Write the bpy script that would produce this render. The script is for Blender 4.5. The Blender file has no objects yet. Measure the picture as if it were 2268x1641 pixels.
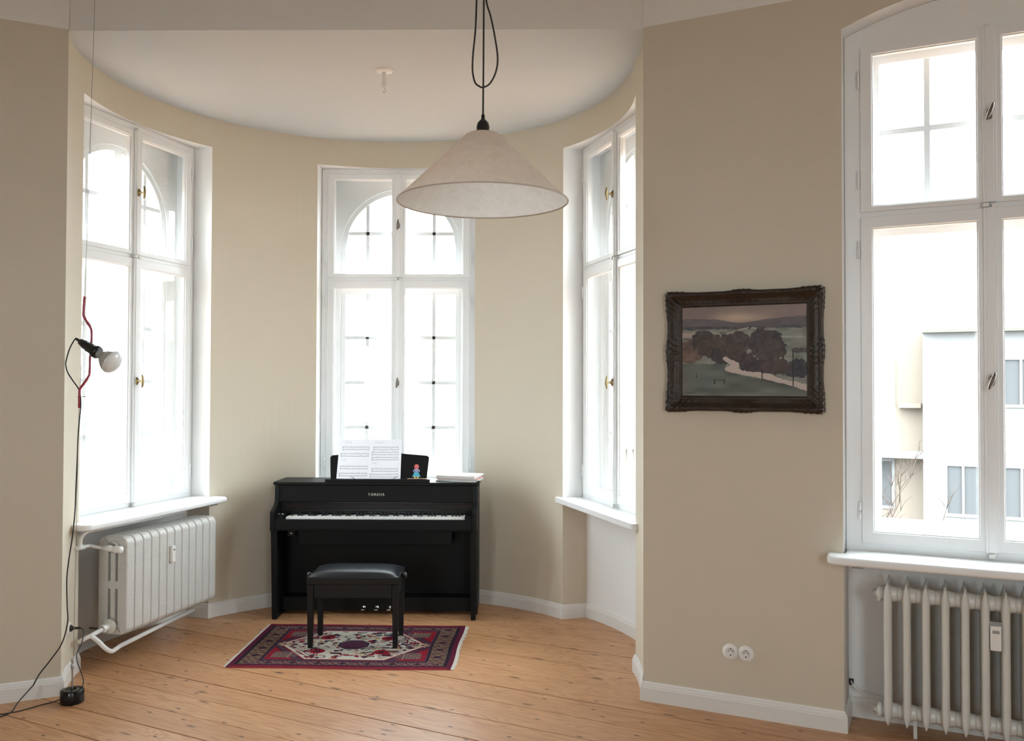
import bpy, bmesh, math, random
import numpy as np
from mathutils import Vector, Matrix
random.seed(7)
SC = bpy.context.scene
COL = SC.collection
PI = math.pi
def R_(d): return math.radians(d)

# ------------------------------------------------------------------ camera
cam_d = bpy.data.cameras.new('camera')
cam = bpy.data.objects.new('camera', cam_d); COL.objects.link(cam)
cam_d.sensor_width = 36; cam_d.lens = 1955 / 2268 * 36
cam_d.clip_start = .05; cam_d.clip_end = 300
pitch, roll = .0192, .0026
Fv = Vector((0, math.cos(pitch), math.sin(pitch))); Rv = Vector((1, 0, 0)); Uv = Rv.cross(Fv)
R2 = Rv * math.cos(roll) + Uv * math.sin(roll); U2 = -Rv * math.sin(roll) + Uv * math.cos(roll)
M = Matrix((R2, U2, -Fv)).transposed().to_4x4(); M.translation = (0, 0, 1.65)
cam.matrix_world = M
SC.camera = cam

# ------------------------------------------------------------------ light, exposure
wd = bpy.data.worlds.new('overcast_sky'); SC.world = wd; wd.use_nodes = True
wn = wd.node_tree.nodes; wl = wd.node_tree.links
bg = wn['Background']
g_tc = wn.new('ShaderNodeTexCoord'); g_sep = wn.new('ShaderNodeSeparateXYZ')
g_rmp = wn.new('ShaderNodeValToRGB')
wl.new(g_tc.outputs['Generated'], g_sep.inputs[0]); wl.new(g_sep.outputs['Z'], g_rmp.inputs[0])
g_rmp.color_ramp.elements[0].position = 0.0; g_rmp.color_ramp.elements[0].color = (.75, .82, .88, 1)
g_rmp.color_ramp.elements[1].position = 0.6; g_rmp.color_ramp.elements[1].color = (.86, .94, 1, 1)
wl.new(g_rmp.outputs[0], bg.inputs['Color'])
bg.inputs['Strength'].default_value = 6.5
SC.view_settings.view_transform = 'Standard'; SC.view_settings.look = 'None'
SC.view_settings.gamma = 1; SC.view_settings.use_curve_mapping = False
SC.view_settings.exposure = 1.87
SC.cycles.use_denoising = True
SC.cycles.max_bounces = 12; SC.cycles.diffuse_bounces = 6; SC.cycles.glossy_bounces = 4
SC.cycles.transparent_max_bounces = 12
SC.cycles.caustics_reflective = False; SC.cycles.caustics_refractive = False
SC.cycles.sample_clamp_indirect = 8

# ------------------------------------------------------------------ plan constants
CX, CY, RB = -.9, 5.31, 1.63          # bay circle
LC = Vector((-2.408, 4.750)); RC = Vector((.700, 4.704))
RA = -.4505; LA = .4504
RD = Vector((math.cos(RA), math.sin(RA)))        # along right wall
RN = Vector((math.sin(RA), -math.cos(RA)))       # right wall, into room
LD = Vector((-math.cos(LA), -math.sin(LA)))      # along left wall, going left
LN = Vector((math.sin(LA), -math.cos(LA)))       # left wall, into room
HC = 3.585; HM = 3.98; SILL = .865
WIN_AX = (-73, 0, 73); WIN_D = 1.661

def portal(name, x, y, ax, w, h, z):
    d = bpy.data.lights.new(name, 'AREA'); d.shape = 'RECTANGLE'; d.size = w; d.size_y = h
    o = bpy.data.objects.new(name, d); COL.objects.link(o)
    u = Vector((math.sin(ax), math.cos(ax), 0))
    o.matrix_world = Matrix((Vector((-u.y, u.x, 0)), Vector((0, 0, 1)), u)).transposed().to_4x4()
    o.location = (x, y, z)
    d.cycles.is_portal = True
for a in WIN_AX:
    ar = R_(a); portal('daylight_portal', CX + math.sin(ar) * 2.0, CY + math.cos(ar) * 2.0, ar, 1.3, 2.7, 2.12)
for s_ in (1.637, 3.75):
    p = RC + RD * s_ - RN * .52
    portal('daylight_portal', p.x, p.y, -RA, 1.35, 2.8, 2.15)

for x_ in (1.7, -2.3): portal('daylight_portal', x_, -2.4 - .52, PI, 1.35, 2.8, 2.15)  # portals for the two windows added behind the camera

# ------------------------------------------------------------------ materials
MT = {}
def mat(name, col=(.8, .8, .8), rough=.5, metal=0, spec=.5, noise=0, nscale=30, bump=0, bscale=60, coat=0, var=None):
    m = bpy.data.materials.new(name); m.use_nodes = True
    nt = m.node_tree; b = nt.nodes['Principled BSDF']
    b.inputs['Base Color'].default_value = (*col, 1); b.inputs['Roughness'].default_value = rough
    b.inputs['Metallic'].default_value = metal; b.inputs['Specular IOR Level'].default_value = spec
    b.inputs['Coat Weight'].default_value = coat
    tc = nt.nodes.new('ShaderNodeTexCoord')
    if noise:
        n = nt.nodes.new('ShaderNodeTexNoise'); n.inputs['Scale'].default_value = nscale; n.inputs['Detail'].default_value = 4
        nt.links.new(tc.outputs['Object'], n.inputs['Vector'])
        mx = nt.nodes.new('ShaderNodeMix'); mx.data_type = 'RGBA'
        c2 = var or tuple(max(0, c * (1 - noise)) for c in col)
        mx.inputs['A'].default_value = (*col, 1); mx.inputs['B'].default_value = (*c2, 1)
        nt.links.new(n.outputs['Fac'], mx.inputs['Factor']); nt.links.new(mx.outputs['Result'], b.inputs['Base Color'])
    if bump:
        n = nt.nodes.new('ShaderNodeTexNoise'); n.inputs['Scale'].default_value = bscale; n.inputs['Detail'].default_value = 3
        nt.links.new(tc.outputs['Object'], n.inputs['Vector'])
        bp = nt.nodes.new('ShaderNodeBump'); bp.inputs['Strength'].default_value = bump; bp.inputs['Distance'].default_value = .004
        nt.links.new(n.outputs['Fac'], bp.inputs['Height']); nt.links.new(bp.outputs[0], b.inputs['Normal'])
    MT[name] = m; return m

mat('wall_paint', (.628, .568, .462), .85, spec=.2, noise=.03, nscale=3, bump=.25, bscale=220)
mat('white_paint', (.80, .80, .79), .8, spec=.25, noise=.02, nscale=4, bump=.1, bscale=150)
mat('gloss_white', (.82, .83, .83), .28, noise=.03, nscale=6, bump=.05, bscale=40)
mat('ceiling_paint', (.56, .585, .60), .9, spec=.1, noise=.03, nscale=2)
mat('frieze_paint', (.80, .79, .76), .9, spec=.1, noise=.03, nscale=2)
mat('skirting_paint', (.76, .75, .72), .35, noise=.03, nscale=8)
mat('radiator_paint', (.62, .615, .59), .38, noise=.12, nscale=14, bump=.9, bscale=90)
mat('radiator_paint_smooth', (.68, .68, .64), .3, noise=.12, nscale=10, bump=.25, bscale=50)
mat('pipe_paint', (.80, .80, .79), .3, bump=.2, bscale=60)
mat('brass', (.36, .27, .14), .38, metal=1, noise=.2, nscale=60)
mat('shaded_brass', (.17, .14, .12), .38, metal=.9, noise=.2, nscale=60)  # same brass; the shade it shows head-on is put into the colour
mat('chrome', (.7, .7, .68), .2, metal=1)
mat('steel', (.35, .34, .33), .4, metal=.8)
mat('piano_black', (.006, .006, .006), .45, spec=.16, bump=.06, bscale=300)
mat('piano_gloss', (.007, .007, .008), .22, spec=.35)
mat('key_white', (.80, .80, .77), .25)
mat('key_black', (.015, .015, .016), .3)
mat('leather', (.010, .012, .015), .30, spec=.45, bump=.25, bscale=350)
mat('stool_wood', (.008, .007, .007), .45, spec=.25, bump=.05, bscale=80)
mat('black_plastic', (.012, .012, .013), .35)
mat('cord_black', (.015, .015, .015), .55)
mat('red_lacquer', (.36, .045, .075), .35)
mat('paper', (.82, .83, .86), .75)
mat('paper_cream', (.78, .75, .68), .75, noise=.1, nscale=40)
mat('shade_edge', (.52, .46, .40), .6)
mat('cover_pink', (.75, .25, .25), .6); mat('cover_grey', (.38, .37, .35), .6); mat('cover_mint', (.55, .68, .64), .6)
mat('lettering', (.55, .54, .50), .35, metal=.6)
mat('dark', (.02, .02, .02), .7)
mat('plastic_white', (.78, .77, .74), .35)
mat('plastic_grey', (.30, .31, .31), .35)
mat('fringe_wool', (.72, .70, .64), .9, noise=.3, nscale=90)
mat('facade_plaster', (.17, .17, .165), .9, noise=.04, nscale=1)
mat('facade_cream', (.160, .132, .105), .9)
mat('facade_trim', (.078, .072, .06), .8)
mat('facade_window', (.072, .075, .077), .9, spec=.05)
mat('bark', (.05, .032, .024), .9)
mat('yard_ground', (.12, .12, .115), .9, noise=.2, nscale=.5)
mat('bead_red', (.75, .10, .09), .4); mat('bead_pink', (.85, .30, .28), .4); mat('bead_purple', (.45, .38, .62), .4)
mat('bead_blue', (.12, .52, .68), .4); mat('bead_yellow', (.88, .62, .15), .4); mat('pencil', (.42, .26, .2), .5)

def glass_mat():
    m = bpy.data.materials.new('window_glass'); m.use_nodes = True; nt = m.node_tree; nt.nodes.clear()
    o = nt.nodes.new('ShaderNodeOutputMaterial'); mx = nt.nodes.new('ShaderNodeMixShader')
    tr = nt.nodes.new('ShaderNodeBsdfTransparent'); gl = nt.nodes.new('ShaderNodeBsdfGlossy')
    ge = nt.nodes.new('ShaderNodeNewGeometry'); dp = nt.nodes.new('ShaderNodeVectorMath'); dp.operation = 'DOT_PRODUCT'
    nt.links.new(ge.outputs['Normal'], dp.inputs[0]); nt.links.new(ge.outputs['Incoming'], dp.inputs[1])
    def mth(op, x, y=None):
        m_ = nt.nodes.new('ShaderNodeMath'); m_.operation = op; nt.links.new(x, m_.inputs[0])
        if y is not None: m_.inputs[1].default_value = y
        return m_.outputs[0]
    one = nt.nodes.new('ShaderNodeMath'); one.operation = 'SUBTRACT'; one.inputs[0].default_value = 1; nt.links.new(mth('ABSOLUTE', dp.outputs['Value']), one.inputs[1])
    mm = nt.nodes.new('ShaderNodeMath'); mm.operation = 'MULTIPLY_ADD'; mm.inputs[1].default_value = .92; mm.inputs[2].default_value = .08; mm.use_clamp = True
    nt.links.new(mth('POWER', one.outputs[0], 5), mm.inputs[0])
    tr.inputs[0].default_value = (.96, .975, .97, 1); gl.inputs['Roughness'].default_value = .005
    nt.links.new(mm.outputs[0], mx.inputs[0])
    nt.links.new(tr.outputs[0], mx.inputs[1]); nt.links.new(gl.outputs[0], mx.inputs[2]); nt.links.new(mx.outputs[0], o.inputs[0])
    MT['window_glass'] = m
glass_mat()

def shade_mat():
    m = bpy.data.materials.new('lamp_paper'); m.use_nodes = True; nt = m.node_tree
    b = nt.nodes['Principled BSDF']; out = nt.nodes['Material Output']
    tc = nt.nodes.new('ShaderNodeTexCoord')
    n = nt.nodes.new('ShaderNodeTexNoise'); n.inputs['Scale'].default_value = 16; n.inputs['Detail'].default_value = 9; n.inputs['Distortion'].default_value = 1.6; n.inputs['Roughness'].default_value = .65
    nt.links.new(tc.outputs['Object'], n.inputs['Vector'])
    r = nt.nodes.new('ShaderNodeValToRGB'); r.color_ramp.elements[0].position = .36; r.color_ramp.elements[1].position = .66
    r.color_ramp.elements[0].color = (.83, .81, .77, 1); r.color_ramp.elements[1].color = (.95, .92, .88, 1)
    nt.links.new(n.outputs['Fac'], r.inputs[0]); b.inputs['Base Color'].default_value = (.88, .86, .81, 1)
    b.inputs['Roughness'].default_value = .7
    t = nt.nodes.new('ShaderNodeBsdfTranslucent'); nt.links.new(r.outputs[0], t.inputs[0])
    mx = nt.nodes.new('ShaderNodeMixShader'); mx.inputs[0].default_value = .68
    nt.links.new(b.outputs[0], mx.inputs[1]); nt.links.new(t.outputs[0], mx.inputs[2]); nt.links.new(mx.outputs[0], out.inputs[0])
    MT['lamp_paper'] = m
shade_mat()

def bulb_mat():
    m = mat('bulb_glass', (.42, .43, .40), .18)
    m2 = mat('bulb_face', (.72, .73, .72), .12)
bulb_mat()

def attr_mat(name, rough=.8, bump=0, bscale=400, spec=.3):
    m = mat(name, (.5, .5, .5), rough, spec=spec, bump=bump, bscale=bscale)
    a = m.node_tree.nodes.new('ShaderNodeVertexColor'); a.layer_name = 'col'
    m.node_tree.links.new(a.outputs[0], m.node_tree.nodes['Principled BSDF'].inputs['Base Color'])
attr_mat('rug_pile', .95, .6, 500, spec=.1); attr_mat('canvas', .6, .25, 250); attr_mat('music_print', .75)

def frame_mat():
    m = mat('old_gilt', (.05, .028, .014), .42, metal=.25, noise=.6, nscale=25, bump=.6, bscale=90, var=(.012, .009, .008))
frame_mat()

def floor_mat():
    m = bpy.data.materials.new('pine_boards'); m.use_nodes = True; nt = m.node_tree; N = nt.nodes.new; L = nt.links.new
    b = nt.nodes['Principled BSDF']
    tc = N('ShaderNodeTexCoord'); at = N('ShaderNodeVertexColor'); at.layer_name = 'plank'
    sep = N('ShaderNodeSeparateColor'); L(at.outputs[0], sep.inputs[0])
    off = N('ShaderNodeVectorMath'); off.operation = 'SCALE'; off.inputs['Scale'].default_value = 37.
    L(at.outputs[0], off.inputs[0])
    ad = N('ShaderNodeVectorMath'); L(tc.outputs['Object'], ad.inputs[0]); L(off.outputs[0], ad.inputs[1])
    def mp(sx, sy):
        v = N('ShaderNodeMapping'); v.inputs['Scale'].default_value = (sx, sy, 1); L(ad.outputs[0], v.inputs[0]); return v
    # broad cathedral grain
    m1 = mp(.55, 5.5); n1 = N('ShaderNodeTexNoise'); n1.inputs['Scale'].default_value = 1.6; n1.inputs['Detail'].default_value = 3; n1.inputs['Distortion'].default_value = .4; L(m1.outputs[0], n1.inputs['Vector'])
    mul = N('ShaderNodeMath'); mul.operation = 'MULTIPLY'; mul.inputs[1].default_value = 16; L(n1.outputs['Fac'], mul.inputs[0])
    fr = N('ShaderNodeMath'); fr.operation = 'PINGPONG'; fr.inputs[1].default_value = .5; L(mul.outputs[0], fr.inputs[0])
    r1 = N('ShaderNodeValToRGB'); r1.color_ramp.elements[0].position = 0; r1.color_ramp.elements[1].position = .30
    r1.color_ramp.elements[0].color = (.62, .62, .62, 1); r1.color_ramp.elements[1].color = (0, 0, 0, 1); L(fr.outputs[0], r1.inputs[0])
    # fine fibre
    m2 = mp(3, 90); n2 = N('ShaderNodeTexNoise'); n2.inputs['Scale'].default_value = 1.2; n2.inputs['Detail'].default_value = 5; L(m2.outputs[0], n2.inputs['Vector'])
    # broad patches
    m3 = mp(.8, 3); n3 = N('ShaderNodeTexNoise'); n3.inputs['Scale'].default_value = 1.3; n3.inputs['Detail'].default_value = 2; L(m3.outputs[0], n3.inputs['Vector'])
    base = N('ShaderNodeMix'); base.data_type = 'RGBA'; base.inputs['A'].default_value = (.60, .335, .17, 1); base.inputs['B'].default_value = (.43, .215, .10, 1)
    ms = N('ShaderNodeMath'); ms.operation = 'MULTIPLY_ADD'; ms.inputs[1].default_value = .6; L(n3.outputs['Fac'], ms.inputs[0]); 
    ms2 = N('ShaderNodeMath'); ms2.operation = 'MULTIPLY_ADD'; ms2.inputs[1].default_value = .45; ms2.inputs[2].default_value = -.15; L(sep.outputs[1], ms2.inputs[0]); L(ms2.outputs[0], ms.inputs[2])
    L(ms.outputs[0], base.inputs['Factor'])
    g = N('ShaderNodeMix'); g.data_type = 'RGBA'; g.inputs['B'].default_value = (.36, .155, .06, 1); L(base.outputs['Result'], g.inputs['A']); L(r1.outputs[0], g.inputs['Factor'])
    f = N('ShaderNodeMix'); f.data_type = 'RGBA'; f.blend_type = 'MULTIPLY'; f.inputs['Factor'].default_value = 1
    rr = N('ShaderNodeMapRange'); rr.inputs['From Min'].default_value = .3; rr.inputs['From Max'].default_value = .7; rr.inputs['To Min'].default_value = .86; rr.inputs['To Max'].default_value = 1.08; L(n2.outputs['Fac'], rr.inputs[0])
    L(g.outputs['Result'], f.inputs['A']); L(rr.outputs[0], f.inputs['B'])
    # knots
    m4 = mp(.85, 2.6); v = N('ShaderNodeTexVoronoi'); v.inputs['Scale'].default_value = 1.5; v.inputs['Randomness'].default_value = 1; v.voronoi_dimensions = '2D'; L(m4.outputs[0], v.inputs['Vector'])
    kn = N('ShaderNodeTexNoise'); kn.inputs['Scale'].default_value = 18; L(ad.outputs[0], kn.inputs['Vector'])
    ka = N('ShaderNodeMath'); ka.operation = 'MULTIPLY_ADD'; ka.inputs[1].default_value = .07; L(kn.outputs['Fac'], ka.inputs[0]); L(v.outputs['Distance'], ka.inputs[2])
    rk = N('ShaderNodeValToRGB'); e = rk.color_ramp.elements; e[0].position = .045; e[0].color = (.95, .95, .95, 1); e[1].position = .10; e[1].color = (0, 0, 0, 1)
    L(ka.outputs[0], rk.inputs[0])
    k = N('ShaderNodeMix'); k.data_type = 'RGBA'; k.inputs['B'].default_value = (.10, .045, .02, 1); L(f.outputs['Result'], k.inputs['A']); L(rk.outputs[0], k.inputs['Factor'])
    # small dark nail spots
    m5 = mp(2.2, 5.); v2 = N('ShaderNodeTexVoronoi'); v2.inputs['Scale'].default_value = 1.1; v2.voronoi_dimensions = '2D'; L(m5.outputs[0], v2.inputs['Vector'])
    rk2 = N('ShaderNodeValToRGB'); e = rk2.color_ramp.elements; e[0].position = .028; e[0].color = (.9, .9, .9, 1); e[1].position = .042; e[1].color = (0, 0, 0, 1); L(v2.outputs['Distance'], rk2.inputs[0])
    k2 = N('ShaderNodeMix'); k2.data_type = 'RGBA'; k2.inputs['B'].default_value = (.07, .035, .02, 1); L(k.outputs['Result'], k2.inputs['A']); L(rk2.outputs[0], k2.inputs['Factor'])
    L(k2.outputs['Result'], b.inputs['Base Color'])
    b.inputs['Roughness'].default_value = .38; b.inputs['Specular IOR Level'].default_value = .45
    bp = N('ShaderNodeBump'); bp.inputs['Strength'].default_value = .12; bp.inputs['Distance'].default_value = .002; L(n2.outputs['Fac'], bp.inputs['Height']); L(bp.outputs[0], b.inputs['Normal'])
    MT['pine_boards'] = m
floor_mat()

# ------------------------------------------------------------------ mesh helpers
class MB:
    def __init__(s): s.v = []; s.f = []; s.m = []; s.sm = []
    def add(s, vs, fs, mi=0, smooth=False):
        k = len(s.v); s.v += [tuple(p) for p in vs]
        for i, f in enumerate(fs):
            s.f.append([k + a for a in f]); s.m.append(mi[i] if isinstance(mi, (list, tuple)) else mi); s.sm.append(smooth)
        return s
    def box(s, x0, x1, y0, y1, z0, z1, mi=0):
        v = [(x0,y0,z0),(x1,y0,z0),(x1,y1,z0),(x0,y1,z0),(x0,y0,z1),(x1,y0,z1),(x1,y1,z1),(x0,y1,z1)]
        return s.add(v, [(0,3,2,1),(4,5,6,7),(0,1,5,4),(1,2,6,5),(2,3,7,6),(3,0,4,7)], mi)
    def hexa(s, lo, hi, mi=0):   # two quads (4 pts each) joined
        return s.add(list(lo) + list(hi), [(0,3,2,1),(4,5,6,7),(0,1,5,4),(1,2,6,5),(2,3,7,6),(3,0,4,7)], mi)
    def prism(s, poly, z0, z1, side=0, cap=0):
        n = len(poly); v = [(p[0], p[1], z0) for p in poly] + [(p[0], p[1], z1) for p in poly]
        fs = [tuple(range(n - 1, -1, -1)), tuple(range(n, 2 * n))] + [(i, (i + 1) % n, n + (i + 1) % n, n + i) for i in range(n)]
        ms = [cap, cap] + ([side] * n if isinstance(side, int) else list(side))
        return s.add(v, fs, ms)
    def grid(s, rows, mi=0, smooth=True, cu=False, cv=False):
        nr = len(rows); nc = len(rows[0]); v = [p for r in rows for p in r]; fs = []
        for i in range(nr if cv else nr - 1):
            for j in range(nc if cu else nc - 1):
                a = i * nc + j; b2 = i * nc + (j + 1) % nc; c = ((i + 1) % nr) * nc + (j + 1) % nc; d = ((i + 1) % nr) * nc + j
                fs.append((a, b2, c, d))
        return s.add(v, fs, mi, smooth)
    def tube(s, pts, r, n=10, mi=0, caps=True):
        pts = [Vector(p) for p in pts]; rows = []
        t = (pts[1] - pts[0]).normalized(); up = Vector((0, 0, 1)) if abs(t.z) < .9 else Vector((1, 0, 0))
        a = t.cross(up).normalized()
        for i, p in enumerate(pts):
            if i == 0: t = pts[1] - pts[0]
            elif i == len(pts) - 1: t = pts[-1] - pts[-2]
            else: t = (pts[i + 1] - p).normalized() + (p - pts[i - 1]).normalized()
            t.normalize(); a = (a - t * a.dot(t)).normalized(); b = t.cross(a)
            rr = r[i] if isinstance(r, (list, tuple)) else r
            rows.append([p + (a * math.cos(2 * PI * j / n) + b * math.sin(2 * PI * j / n)) * rr for j in range(n)])
        k = len(s.v); s.grid(rows, mi, True, cu=True)
        if caps:
            s.f.append([k + j for j in range(n - 1, -1, -1)]); s.m.append(mi); s.sm.append(False)
            e = k + (len(rows) - 1) * n; s.f.append([e + j for j in range(n)]); s.m.append(mi); s.sm.append(False)
        return s
    def lathe(s, prof, o=(0, 0, 0), ax=(0, 0, 1), n=24, mi=0, smooth=True):
        ax = Vector(ax).normalized(); o = Vector(o); up = Vector((0, 0, 1)) if abs(ax.z) < .9 else Vector((1, 0, 0))
        a = ax.cross(up).normalized(); b = ax.cross(a)
        rows = [[o + ax * h + (a * math.cos(2 * PI * j / n) + b * math.sin(2 * PI * j / n)) * max(r, 1e-5) for j in range(n)] for r, h in prof]
        return s.grid(rows, mi, smooth, cu=True)
    def build(s, name, mats, parent=None, bevel=0, seg=2, loc=None, rot=None, wn=False):
        me = bpy.data.meshes.new(name); me.from_pydata(s.v, [], s.f)
        for m in ([mats] if isinstance(mats, str) else mats): me.materials.append(MT[m])
        me.polygons.foreach_set('material_index', s.m); me.polygons.foreach_set('use_smooth', s.sm)
        bm = bmesh.new(); bm.from_mesh(me); bmesh.ops.recalc_face_normals(bm, faces=bm.faces); bm.to_mesh(me); bm.free()
        me.update(); o = bpy.data.objects.new(name, me); COL.objects.link(o)
        if parent is not None: o.parent = parent
        if loc is not None: o.location = loc
        if rot is not None: o.rotation_euler = rot
        if bevel:
            bv = o.modifiers.new('bevel', 'BEVEL'); bv.width = bevel; bv.segments = seg; bv.limit_method = 'ANGLE'; bv.angle_limit = R_(40)
            bv.harden_normals = False
            for p in me.polygons: p.use_smooth = True
            ws = o.modifiers.new('wn', 'WEIGHTED_NORMAL'); ws.keep_sharp = True
        return o

def smooth_pts(pts, k=6):
    pts = [Vector(p) for p in pts]; out = []
    P = [pts[0] * 2 - pts[1]] + pts + [pts[-1] * 2 - pts[-2]]
    for i in range(1, len(P) - 2):
        for j in range(k):
            t = j / k; a, b, c, d = P[i - 1], P[i], P[i + 1], P[i + 2]
            out.append(.5 * ((2 * b) + (c - a) * t + (2 * a - 5 * b + 4 * c - d) * t * t + (3 * b - a - 3 * c + d) * t ** 3))
    out.append(pts[-1]); return out

def plate(name, outline, holes, y0, y1, mats, parent=None, bevel=0, seg=2, axis='y'):
    """flat outline (x,z) with holes, solid between y0 and y1. axis 'x': outline is (y,z), solid along x."""
    cu = bpy.data.curves.new('tmp', 'CURVE'); cu.dimensions = '2D'; cu.fill_mode = 'BOTH'; cu.extrude = abs(y1 - y0) / 2
    for pl in [outline] + list(holes):
        sp = cu.splines.new('POLY'); sp.points.add(len(pl) - 1); sp.use_cyclic_u = True
        for p, q in zip(sp.points, pl): p.co = (q[0], q[1], 0, 1)
    ob = bpy.data.objects.new('tmp', cu); COL.objects.link(ob)
    me = bpy.data.meshes.new_from_object(ob); bpy.data.objects.remove(ob); bpy.data.curves.remove(cu)
    mid = (y0 + y1) / 2
    for v in me.vertices:
        x, y, z = v.co
        v.co = (x, mid + z, y) if axis == 'y' else (mid + z, x, y)
    bm = bmesh.new(); bm.from_mesh(me); bmesh.ops.remove_doubles(bm, verts=bm.verts, dist=1e-5)
    bmesh.ops.dissolve_limit(bm, angle_limit=.01, verts=bm.verts, edges=bm.edges)
    bmesh.ops.triangulate(bm, faces=[f for f in bm.faces if len(f.verts) > 4])
    bmesh.ops.recalc_face_normals(bm, faces=bm.faces); bm.to_mesh(me); bm.free()
    me.name = name; me.materials.clear()
    for m in ([mats] if isinstance(mats, str) else mats): me.materials.append(MT[m])
    o = bpy.data.objects.new(name, me); COL.objects.link(o)
    if parent is not None: o.parent = parent
    if bevel:
        bv = o.modifiers.new('bevel', 'BEVEL'); bv.width = bevel; bv.segments = seg; bv.limit_method = 'ANGLE'; bv.angle_limit = R_(40)
        for p in me.polygons: p.use_smooth = True
        o.modifiers.new('wn', 'WEIGHTED_NORMAL')
    return o

def rect(x0, x1, z0, z1): return [(x0, z0), (x1, z0), (x1, z1), (x0, z1)]
def rrect(x0, x1, z0, z1, r, n=6):
    out = []
    for cx, cz, a0 in ((x1 - r, z1 - r, 0), (x0 + r, z1 - r, 90), (x0 + r, z0 + r, 180), (x1 - r, z0 + r, 270)):
        for i in range(n + 1):
            a = R_(a0 + 90 * i / n); out.append((cx + r * math.cos(a), cz + r * math.sin(a)))
    return out
def empty(name, loc, rz=0):
    o = bpy.data.objects.new(name, None); COL.objects.link(o); o.location = loc; o.rotation_euler = (0, 0, rz)
    o.empty_display_size = .1; return o
def tag(o, label=None, cat=None, group=None, kind=None):
    if label: o['label'] = label
    if cat: o['category'] = cat
    if group: o['group'] = group
    if kind: o['kind'] = kind
    return o
def struct(o): o['kind'] = 'structure'; return o
def children(o): return [c for c in bpy.data.objects if c.parent == o]
def copy_tree(o, parent=None):
    c = o.copy(); COL.objects.link(c)
    if parent: c.parent = parent
    for ch in children(o): copy_tree(ch, c)
    return c

# ------------------------------------------------------------------ room shell
def bay_r(a):       # radius of the bay wall: the end piers flare slightly to meet the pillar corners
    for A, Rr_, s0 in ((A_L, (LC - Vector((CX, CY))).length, -73 - HA), (A_R, (RC - Vector((CX, CY))).length, 73 + HA)):
        t = (a - s0) / (A - s0)
        if t > 0: return RB + (Rr_ - RB) * min(1, t)
    return RB
def arcf(a0, a1, n, dr=0): return [(CX + (bay_r(a) + dr) * math.sin(R_(a)), CY + (bay_r(a) + dr) * math.cos(R_(a))) for a in [a0 + (a1 - a0) * i / n for i in range(n + 1)]]
def arc(a0, a1, r, n): return [(CX + r * math.sin(R_(a0 + (a1 - a0) * i / n)), CY + r * math.cos(R_(a0 + (a1 - a0) * i / n))) for i in range(n + 1)]
HW = .612                                   # half width of a window opening
HA = math.degrees(math.asin(HW / RB))
A_L = math.degrees(math.atan2(LC.x - CX, LC.y - CY)); A_R = math.degrees(math.atan2(RC.x - CX, RC.y - CY))
ROUT = 2.06
def wpt(ax, x, d):      # point in window frame coords: x lateral, d distance from circle centre
    a = R_(ax); return (CX + math.sin(a) * d + math.cos(a) * x, CY + math.cos(a) * d - math.sin(a) * x)
HEAD = 3.378
b = MB()
bounds = [(A_L, None, -73, -1), (-73, 1, 0, -1), (0, 1, 73, -1), (73, 1, A_R, None)]
DOUT = 1.93
for a_ax, sa, b_ax, sb in bounds:
    a0 = a_ax if sa is None else a_ax + HA; a1 = b_ax if sb is None else b_ax - HA
    inner = arcf(a0, a1, 14)
    lo = [wpt(a_ax, HW, DOUT)] if sa else [(LC.x - LN.x * .3, LC.y - LN.y * .3)]
    hi = [wpt(b_ax, -HW, DOUT)] if sb else [(RC.x - RN.x * .4, RC.y - RN.y * .4)]
    poly = inner + hi + lo
    n = len(poly)
    jamb_hi = len(inner) - 1; jamb_lo = n - 1
    for z0, z1, jm in ((0, SILL - .03, 0), (SILL - .03, HEAD, 1), (HEAD, HC, 0)):
        side = [0] * n
        if sb and jm: side[jamb_hi] = 1
        if sa and jm: side[jamb_lo] = 1
        b.prism(poly, z0, z1, side, 0)
for ax in WIN_AX:        # lintel + parapet
    inner = arc(ax - HA, ax + HA, RB, 14)
    back = [wpt(ax, HW, DOUT), wpt(ax, -HW, DOUT)]
    n = len(inner) + 2
    b.prism(inner + back, HEAD, HC, 0, 1)
    if ax == 0:
        b.prism(inner + back, 0, SILL - .03, 0, 1)
    else:
        rb = RB + .17; h2 = math.degrees(math.asin(HW / rb)); pa = arc(ax - h2, ax + h2, rb, 14)
        b.prism(pa + back, 0, SILL - .03, [1] * (len(pa) - 1) + [0, 0, 0], 1)
struct(b.build('wall_bay', ['wall_paint', 'white_paint']))

# left wall (two storeys of paint: beige, white above the paint line)
def wallbox(name, p, d, nrm, s0, s1, th, z_split, ztop):
    b = MB(); q = lambda s, t: (p.x + d.x * s - nrm.x * t, p.y + d.y * s - nrm.y * t)
    poly = [q(s0, 0), q(s1, 0), q(s1, th), q(s0, th)]
    b.prism(poly, 0, z_split, 0, 0); b.prism(poly, z_split, ztop, 1, 1)
    return struct(b.build(name, ['wall_paint', 'frieze_paint']))
LEN_L = 3.6; LEN_R = 5.4
wallbox('wall_left', LC, LD, LN, 0, LEN_L, .3, HC, HM)
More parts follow.
